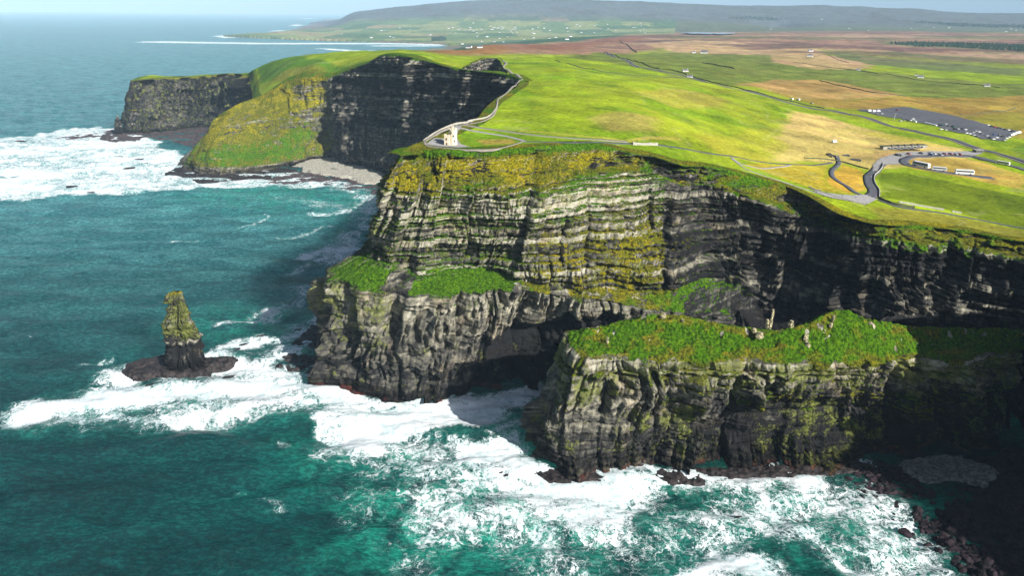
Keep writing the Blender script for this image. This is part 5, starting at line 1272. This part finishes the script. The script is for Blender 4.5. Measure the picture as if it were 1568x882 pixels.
shelf('rock_platform', [(425, 566), (430, 550), (455, 522), (486, 492), (505, 505), (510, 560), (500, 590), (470, 566)], M_shelf, .5, 2.6, .8, 5)
shelf('beach', [(452, 256), (475, 244), (505, 238), (545, 252), (585, 262), (600, 280), (560, 283), (525, 272), (480, 266)], M_peb, 4., 1., 3., 10)
shelf('rock_platform', [(420, 272), (450, 262), (520, 268), (560, 280), (600, 285), (600, 300), (560, 292), (510, 282), (450, 280), (410, 280)], M_shelf2, .9, 2.2, 2.2, 9)
shelf('rock_platform', [(150, 207), (172, 198), (200, 204), (300, 195), (350, 195), (380, 200), (300, 235), (285, 222), (262, 214), (225, 212), (190, 219), (160, 216)], M_shelf2, 1.4, 2.4, 3., 14)
shelf('rock_platform', [(255, 266), (275, 248), (290, 236), (330, 262), (400, 262), (480, 250), (440, 268), (390, 276), (330, 280), (290, 276)], M_shelf, 1.2, 2.4, 2.4, 9)
shelf('rock_platform', [(85, 212), (120, 206), (170, 203), (180, 206), (140, 209), (100, 214)], M_shelf2, .6, 2.0, 2.5, 8)
shelf('boulder_beach', [(1285, 726), (1330, 700), (1400, 690), (1500, 690), (1600, 700), (1900, 760), (1900, 1000), (1520, 930), (1468, 860), (1400, 800), (1330, 752)], M_bould, .1, 1.6, .7, 9, lean=lambda X, Y: np.maximum(0, (X-.62*(Y*.927+109)))*.075, amp=1.2)
shelf('rock_platform', [(1000, 722), (1060, 716), (1200, 716), (1335, 700), (1345, 716), (1290, 728), (1230, 734), (1150, 728), (1090, 742), (1040, 744), (1000, 735)], M_shelf, 1.2, 1.8, .6, 3)
shelf('rock_platform', [(815, 690), (835, 712), (900, 722), (990, 712), (985, 730), (940, 738), (890, 742), (845, 738), (815, 722)], M_shelf, .6, 1.6, .6, 3)

M_pebd = shelf_material('grey_pebbles', (.10, .10, .085), (.26, .25, .21), .85, .6)
shelf('beach', [(1372, 704), (1420, 698), (1480, 706), (1530, 735), (1505, 745), (1460, 742), (1425, 752), (1395, 730)], M_pebd, 2.0, 1.5, .7, 7, lean=lambda X, Y: np.maximum(0, (X-.62*(Y*.927+109)))*.075, amp=.35)
def rock_mesh(seed, n=3, flat=.6, mat=None, stretch=(1, 1)):
    import bmesh
    bm = bmesh.new(); bmesh.ops.create_icosphere(bm, subdivisions=n, radius=1.)
    co = np.array([v.co for v in bm.verts]); r_ = 1+.5*fbm(co[:, 0]*1.1+seed, co[:, 1]*1.1, co[:, 2]*1.1, seed, 3)
    cl = np.round(r_*6)/6*.5+r_*.5; co = co*cl[:, None]*np.array((stretch[0], stretch[1], flat))
    for v, c in zip(bm.verts, co): v.co = c
    me = bpy.data.meshes.new('rock'); bm.to_mesh(me); bm.free(); me.materials.append(mat or M_bould); return me
rms = [rock_mesh(i, 2, random.uniform(.45, .7), None, (random.uniform(.8, 1.3), random.uniform(.7, 1.))) for i in range(8)]
bp = [at(*p, 0)[:2] for p in ((1290, 735), (1340, 712), (1375, 715), (1420, 755), (1480, 760), (1620, 800), (1620, 960), (1500, 905), (1455, 865), (1380, 815), (1330, 775))]
br = random.Random(9); cnt = 0
while cnt < 260:
    px = br.uniform(1285, 1575); py = br.uniform(712, 888); p = at(px, py, 0)
    if not inpoly(np.array([p[0]]), np.array([p[1]]), bp)[0]: continue
    o = bpy.data.objects.new('boulder', rms[br.randrange(8)]); C.objects.link(o); s_ = br.choice([.6, .8, 1.0, 1.2, 1.5, 1.9, 2.6, 3.6])
    zl = max(0, (p[0]-.62*(p[1]*.927+109)))*.075
    o.location = (p[0], p[1], .3+zl*.9+s_*.1); o.scale = (s_,)*3; o.rotation_euler = (br.uniform(-.3, .3), br.uniform(-.3, .3), br.uniform(0, 6.28))
    tag(o, 'dark wet boulder in the foam of the shadowed shore at lower right', 'boulder', 'boulders on the shore below the grassy headland'); cnt += 1
SR = [(784, 727, 3.2, 'dark rock awash in white surf left of the grassy headland'), (771, 723, 1.7, 'small rock awash left of the bigger surf rock'), (232, 590, 3.5, 'curved black rock in the foam below the sea stack'), (256, 586, 2.6, 'thin black rock right of the curved one below the sea stack'), (325, 584, 3.8, 'broad black rock in the surf right of the sea stack'), (300, 577, 2.2, 'small rock between the sea stack shelf and the broad black rock'), (352, 577, 2.6, 'low rock at the right of the broad black rock'), (362, 535, 2.4, 'dark rock in foam between the stack and the tall headland'), (372, 528, 2., 'dark rock just behind the one between stack and headland'), (400, 515, 3., 'long dark rock awash near the tall headland'), (455, 505, 2.2, 'rock close to the left foot of the tall headland'),
      (110, 286, 6., 'long black rock alone in the wide white surf, left'), (140, 294, 3., 'small black rock right of the long one in the wide surf'), (212, 244, 5., 'black rock in surf left of the mossy promontory'), (200, 257, 6., 'lens shaped black rock lowest left of the mossy promontory'), (222, 250, 3.5, 'little black rock between two others left of the promontory'), (180, 240, 5, 'thin dark rock in far surf, leftmost of that cluster'), (30, 216, 6, 'thin dark rock near the upper rim of the wide surf'), (1130, 792, 1.5, 'small dark rock in the streaked foam right of centre bottom')]
for i, (px, py, s_, lab) in enumerate(SR):
    p = at(px, py, 0); o = bpy.data.objects.new('surf_rock', rms[i % 8]); C.objects.link(o); o.location = (p[0], p[1], .1); o.scale = (s_*1.7, s_*.8, s_*.55); o.rotation_euler = (0, 0, .35+.2*math.sin(i)); tag(o, lab, 'rock', 'rocks awash in the surf')

# sea stack ------------------------------------------------------------------
def stack(parent, rows, Y0, seed, res=.5, depth=.8, lich_k=.8, name='rock_pillar', zscale=1., base=-3.):
    """rows: (photo y, left x, right x) silhouettes at forward distance Y0"""
    R_ = []
    for y, xl, xr in rows:
        a = atY(xl, y, Y0); b = atY(xr, y, Y0); R_.append((a[2], (a[0]+b[0])/2, (b[0]-a[0])/2))
    R_.sort(); zz = np.array([r[0] for r in R_]); cx = np.array([r[1] for r in R_]); hw = np.array([r[2] for r in R_])
    n = int((zz[-1]-zz[0])/res)+2; Zr = np.linspace(base, zz[-1], n); cxr = np.interp(Zr, zz, cx); hwr = np.interp(Zr, zz, hw)
    # round the summit
    nc = int(2*math.pi*hw.max()/res)+8; th = np.linspace(0, 2*math.pi, nc, endpoint=False); TH, ZZ = np.meshgrid(th, Zr, indexing='ij')
    Sx = TH*hw.max(); H_ = np.repeat(hwr[None], nc, 0)
    sq = (np.abs(np.cos(TH))**3+np.abs(np.sin(TH))**3)**(-1/3.)        # squarish plan
    dsp, ze, bi, fr = rock_disp(np.stack([Sx, ZZ*0, ZZ], -1), Sx, ZZ, None, seed, .85, .6, big=.16, res=res, wid=3.2)
    k = np.minimum(1, H_/6.); dsp = dsp-dsp.mean()-.4
    wrap = np.minimum(sst(0, .5, TH), sst(2*math.pi, 2*math.pi-.5, TH))
    Rr = H_*(sq*.75)+dsp*k*1.05*wrap*np.minimum(1, H_/10)
    Xr = np.repeat(cxr[None], nc, 0)+np.cos(TH)*Rr; Yr = Y0+hw.max()*.2+np.sin(TH)*Rr*depth
    V = np.stack([Xr, Yr, ZZ], -1); V = np.concatenate([V, V[:1]], 0)
    cap = np.stack([V[:, -1, 0]*.7+cxr[-1]*.3, V[:, -1, 1]*.7+.3*(Y0+hw.max()*.2), np.full(nc+1, Zr[-1]+1.)], -1)[:, None]; V = np.concatenate([V, cap], 1)
    f = lambda a: np.concatenate([np.concatenate([a, a[:1]], 0), np.repeat(a[:1, -1:], nc+1, 0)], 1)
    t = (ZZ-zz[0])/(zz[-1]-zz[0])
    at_ = dict(band=f(t*0+.5).ravel(), sc=np.stack([f(Sx), f(ze), f(LAST['bb'])], -1).reshape(-1, 3), veg=f(sst(.90, 1.0, t)*.75).ravel(), yel=f(np.ones_like(t)*.9).ravel(), lich=f(sst(.38, .55, t)*lich_k*1.25).ravel(), dark=f(np.where(t < .42, 1.2, .75)+.2*vn(Sx/6, ZZ/8, None, seed)-.9*gauss(t, .44, .025)*(vn(Sx/3, ZZ/3, None, 3) > -.2)).ravel(), red=f(np.ones_like(t)).ravel())
    return mesh_np(name, V.reshape(-1, 3), grid_faces(nc+1, V.shape[1]), ROCK, at_, smooth=False, parent=parent)
st = empty('sea_stack', (0, 0, 0)); tag(st, 'tall tapering sea stack with yellow lichen top on a black rock shelf in surf', 'sea stack')
stack(st, [(572, 258, 321), (566, 256, 320), (555, 256, 317), (545, 254, 311), (530, 252, 308), (520, 250, 308), (514, 249, 308), (507, 248, 302), (500, 248, 298), (490, 249, 292), (480, 254, 290), (470, 256, 286), (460, 256, 281), (451, 256, 277)], 519, 700, .5, .8, .62)
pl = shelf('rock_shelf', [(188, 576), (196, 562), (222, 553), (252, 550), (318, 553), (345, 551), (364, 553), (350, 561), (322, 566), (318, 576), (280, 580), (240, 580), (215, 583)], M_shelf, 4.2, 1.8, .6, 2.2, kind=None, parent=st, seed=58)
s2 = empty('sea_stack', (0, 0, 0)); tag(s2, 'dark conical sea stack at the far left of the distant headland', 'sea stack', 'twin dark stacks off the distant headland')
stack(s2, [(206, 173, 190), (198, 174, 188), (190, 175, 186), (183, 176, 182), (177, 178, 180)], 1700, 720, 1.2, .8, 0.)
s3 = empty('sea_stack', (0, 0, 0)); tag(s3, 'darker taller sea stack leaning against the foot of the distant headland', 'sea stack', 'twin dark stacks off the distant headland')
stack(s3, [(206, 188, 206), (196, 191, 207), (186, 194, 208), (176, 198, 210), (168, 201, 208)], 1715, 730, 1.2, .8, 0.)
# small pinnacles and outcrops on the grassy headland
def crag_mesh(seed, mat):
    """angular pillar of stacked ledges, unit half width and height"""
    r_ = random.Random(seed); n = 7; V = []; F = []; z = -1.15; lv = []
    while z < 1:
        h_ = r_.uniform(.16, .42); t = min(1, max(0, (z+1)/2)); w0 = (1-.35*t)*r_.uniform(.78, 1.12); ox, oy = r_.uniform(-.1, .1), r_.uniform(-.1, .1)
        js = [r_.uniform(.82, 1.15) for _ in range(n)]
        for zz in (z, min(z+h_*.96, 1.)): lv.append([(ox+w0*js[k]*math.cos(2*math.pi*k/n), oy+w0*js[k]*.8*math.sin(2*math.pi*k/n), zz+r_.uniform(-.02, .02)) for k in range(n)])
        z += h_
    for l_ in lv: V += l_
    m_ = len(lv)
    for a in range(m_-1):
        for k in range(n): F.append((a*n+k, a*n+(k+1) % n, (a+1)*n+(k+1) % n, (a+1)*n+k))
    F.append(tuple(range((m_-1)*n, m_*n)))
    me = bpy.data.meshes.new('crag'); me.from_pydata(V, [], F); me.materials.append(mat); me.update(); return me
def pin(px, py, Y, h_, w_, lab, seed):
    p = atY(px, py, Y); o = bpy.data.objects.new('rock_pinnacle', crag_mesh(seed, M_pin)); C.objects.link(o)
    o.location = (p[0], p[1], p[2]+h_*.42); o.scale = (w_/2, w_/2, h_/2); o.rotation_euler = (random.uniform(-.12, .12), random.uniform(-.12, .12), random.uniform(0, 3)); tag(o, lab, 'rock', 'pinnacles and outcrops on the grassy headland'); return o
M_pin = shelf_material('pale_outcrop_rock', (.14, .13, .08), (.52, .46, .28), .9, .8)
pin(1180, 499, 406, 12.5, 2.6, 'tall slender rock pinnacle on the crest of the grassy headland', 31); pin(1174, 500, 405, 5.5, 3.2, 'stump of rock leaning left of the tall pinnacle', 32); pin(1210, 503, 405, 6., 4.4, 'squat blocky rock pillar on the saddle of the grassy crest', 33)
for i, (x, y, Y, h_, w_, lab) in enumerate(((1163, 515, 398, 3, 6, 'pale rock outcrop in the turf left of the slender pinnacle'), (1155, 508, 402, 2.4, 4, 'small pale outcrop above left of the pinnacle outcrop'), (1233, 522, 397, 4.5, 5, 'pale outcrop in the turf below the saddle'), (1236, 530, 394, 3, 4, 'pale blocky outcrop lowest below the saddle'), (1275, 491, 406, 4, 2.6, 'thin pale outcrop on the slope of the highest knoll'), (1272, 500, 403, 2.5, 3, 'small pale stone below the thin outcrop of the knoll'), (1015, 486, 410, 1.8, 5, 'low pale rocks on the crest above the left half'), (930, 524, 393, 3.5, 2.5, 'single upright pale stone at the left end of the turf'), (1045, 492, 408, 1.6, 3, 'small pale rock right of the crest rocks'))):
    pin(x, y, Y, h_, w_, lab, 40+i)


# ------------------------------------------------------------------ haze
def box_mesh(name, x0, x1, y0, y1, z0, z1, mat):
    v = [(x, y, z) for x in (x0, x1) for y in (y0, y1) for z in (z0, z1)]
    f = [(0, 1, 3, 2), (4, 6, 7, 5), (0, 4, 5, 1), (2, 3, 7, 6), (0, 2, 6, 4), (1, 5, 7, 3)]
    return mesh_np(name, v, f, mat, smooth=False)
hm, nt = newmat('haze'); hb_ = NB(nt); pv = hb_.n('ShaderNodeVolumePrincipled')
HAZE = 2.8e-5
pv.inputs['Color'].default_value = (.52, .77, 1., 1); pv.inputs['Density'].default_value = HAZE; pv.inputs['Anisotropy'].default_value = -.25
om = hb_.n('ShaderNodeOutputMaterial'); nt.links.new(pv.outputs[0], om.inputs['Volume'])
o = box_mesh('haze', -62000, 62000, -500, 62000, -45, 1300, hm); tag(o, kind='stuff')

# ------------------------------------------------------------------ light
sc_ = bpy.context.scene
w = bpy.data.worlds.new('World'); sc_.world = w; w.use_nodes = True
nt = w.node_tree; nt.nodes.clear()
sky = nt.nodes.new('ShaderNodeTexSky'); sky.sky_type = 'NISHITA'; sky.sun_disc = False
EL = math.radians(31.5); AZd = Vector((.715, -.70, 0)).normalized()
sky.sun_elevation = EL; sky.sun_rotation = math.atan2(AZd.x, AZd.y); sky.air_density = 1.0; sky.dust_density = 1.4; sky.altitude = 200
bg = nt.nodes.new('ShaderNodeBackground'); bg.inputs[1].default_value = .05
ow = nt.nodes.new('ShaderNodeOutputWorld'); nt.links.new(sky.outputs[0], bg.inputs[0]); nt.links.new(bg.outputs[0], ow.inputs[0])
sd = bpy.data.lights.new('sun', 'SUN'); sd.energy = 5.0; sd.angle = math.radians(.5); sd.color = (1, .965, .91)
so = bpy.data.objects.new('sun', sd); C.objects.link(so)
sv = Vector((AZd.x*math.cos(EL), AZd.y*math.cos(EL), math.sin(EL)))
so.rotation_euler = sv.to_track_quat('Z', 'Y').to_euler(); so.location = (300, -300, 600)
vs = sc_.view_settings; vs.view_transform = 'Standard'; vs.look = 'None'; vs.exposure = .88; vs.gamma = 1; vs.use_curve_mapping = False
sc_.render.engine = 'CYCLES'
sc_.cycles.max_bounces = 4; sc_.cycles.diffuse_bounces = 1; sc_.cycles.glossy_bounces = 2; sc_.cycles.volume_bounces = 0
sc_.cycles.use_denoising = True
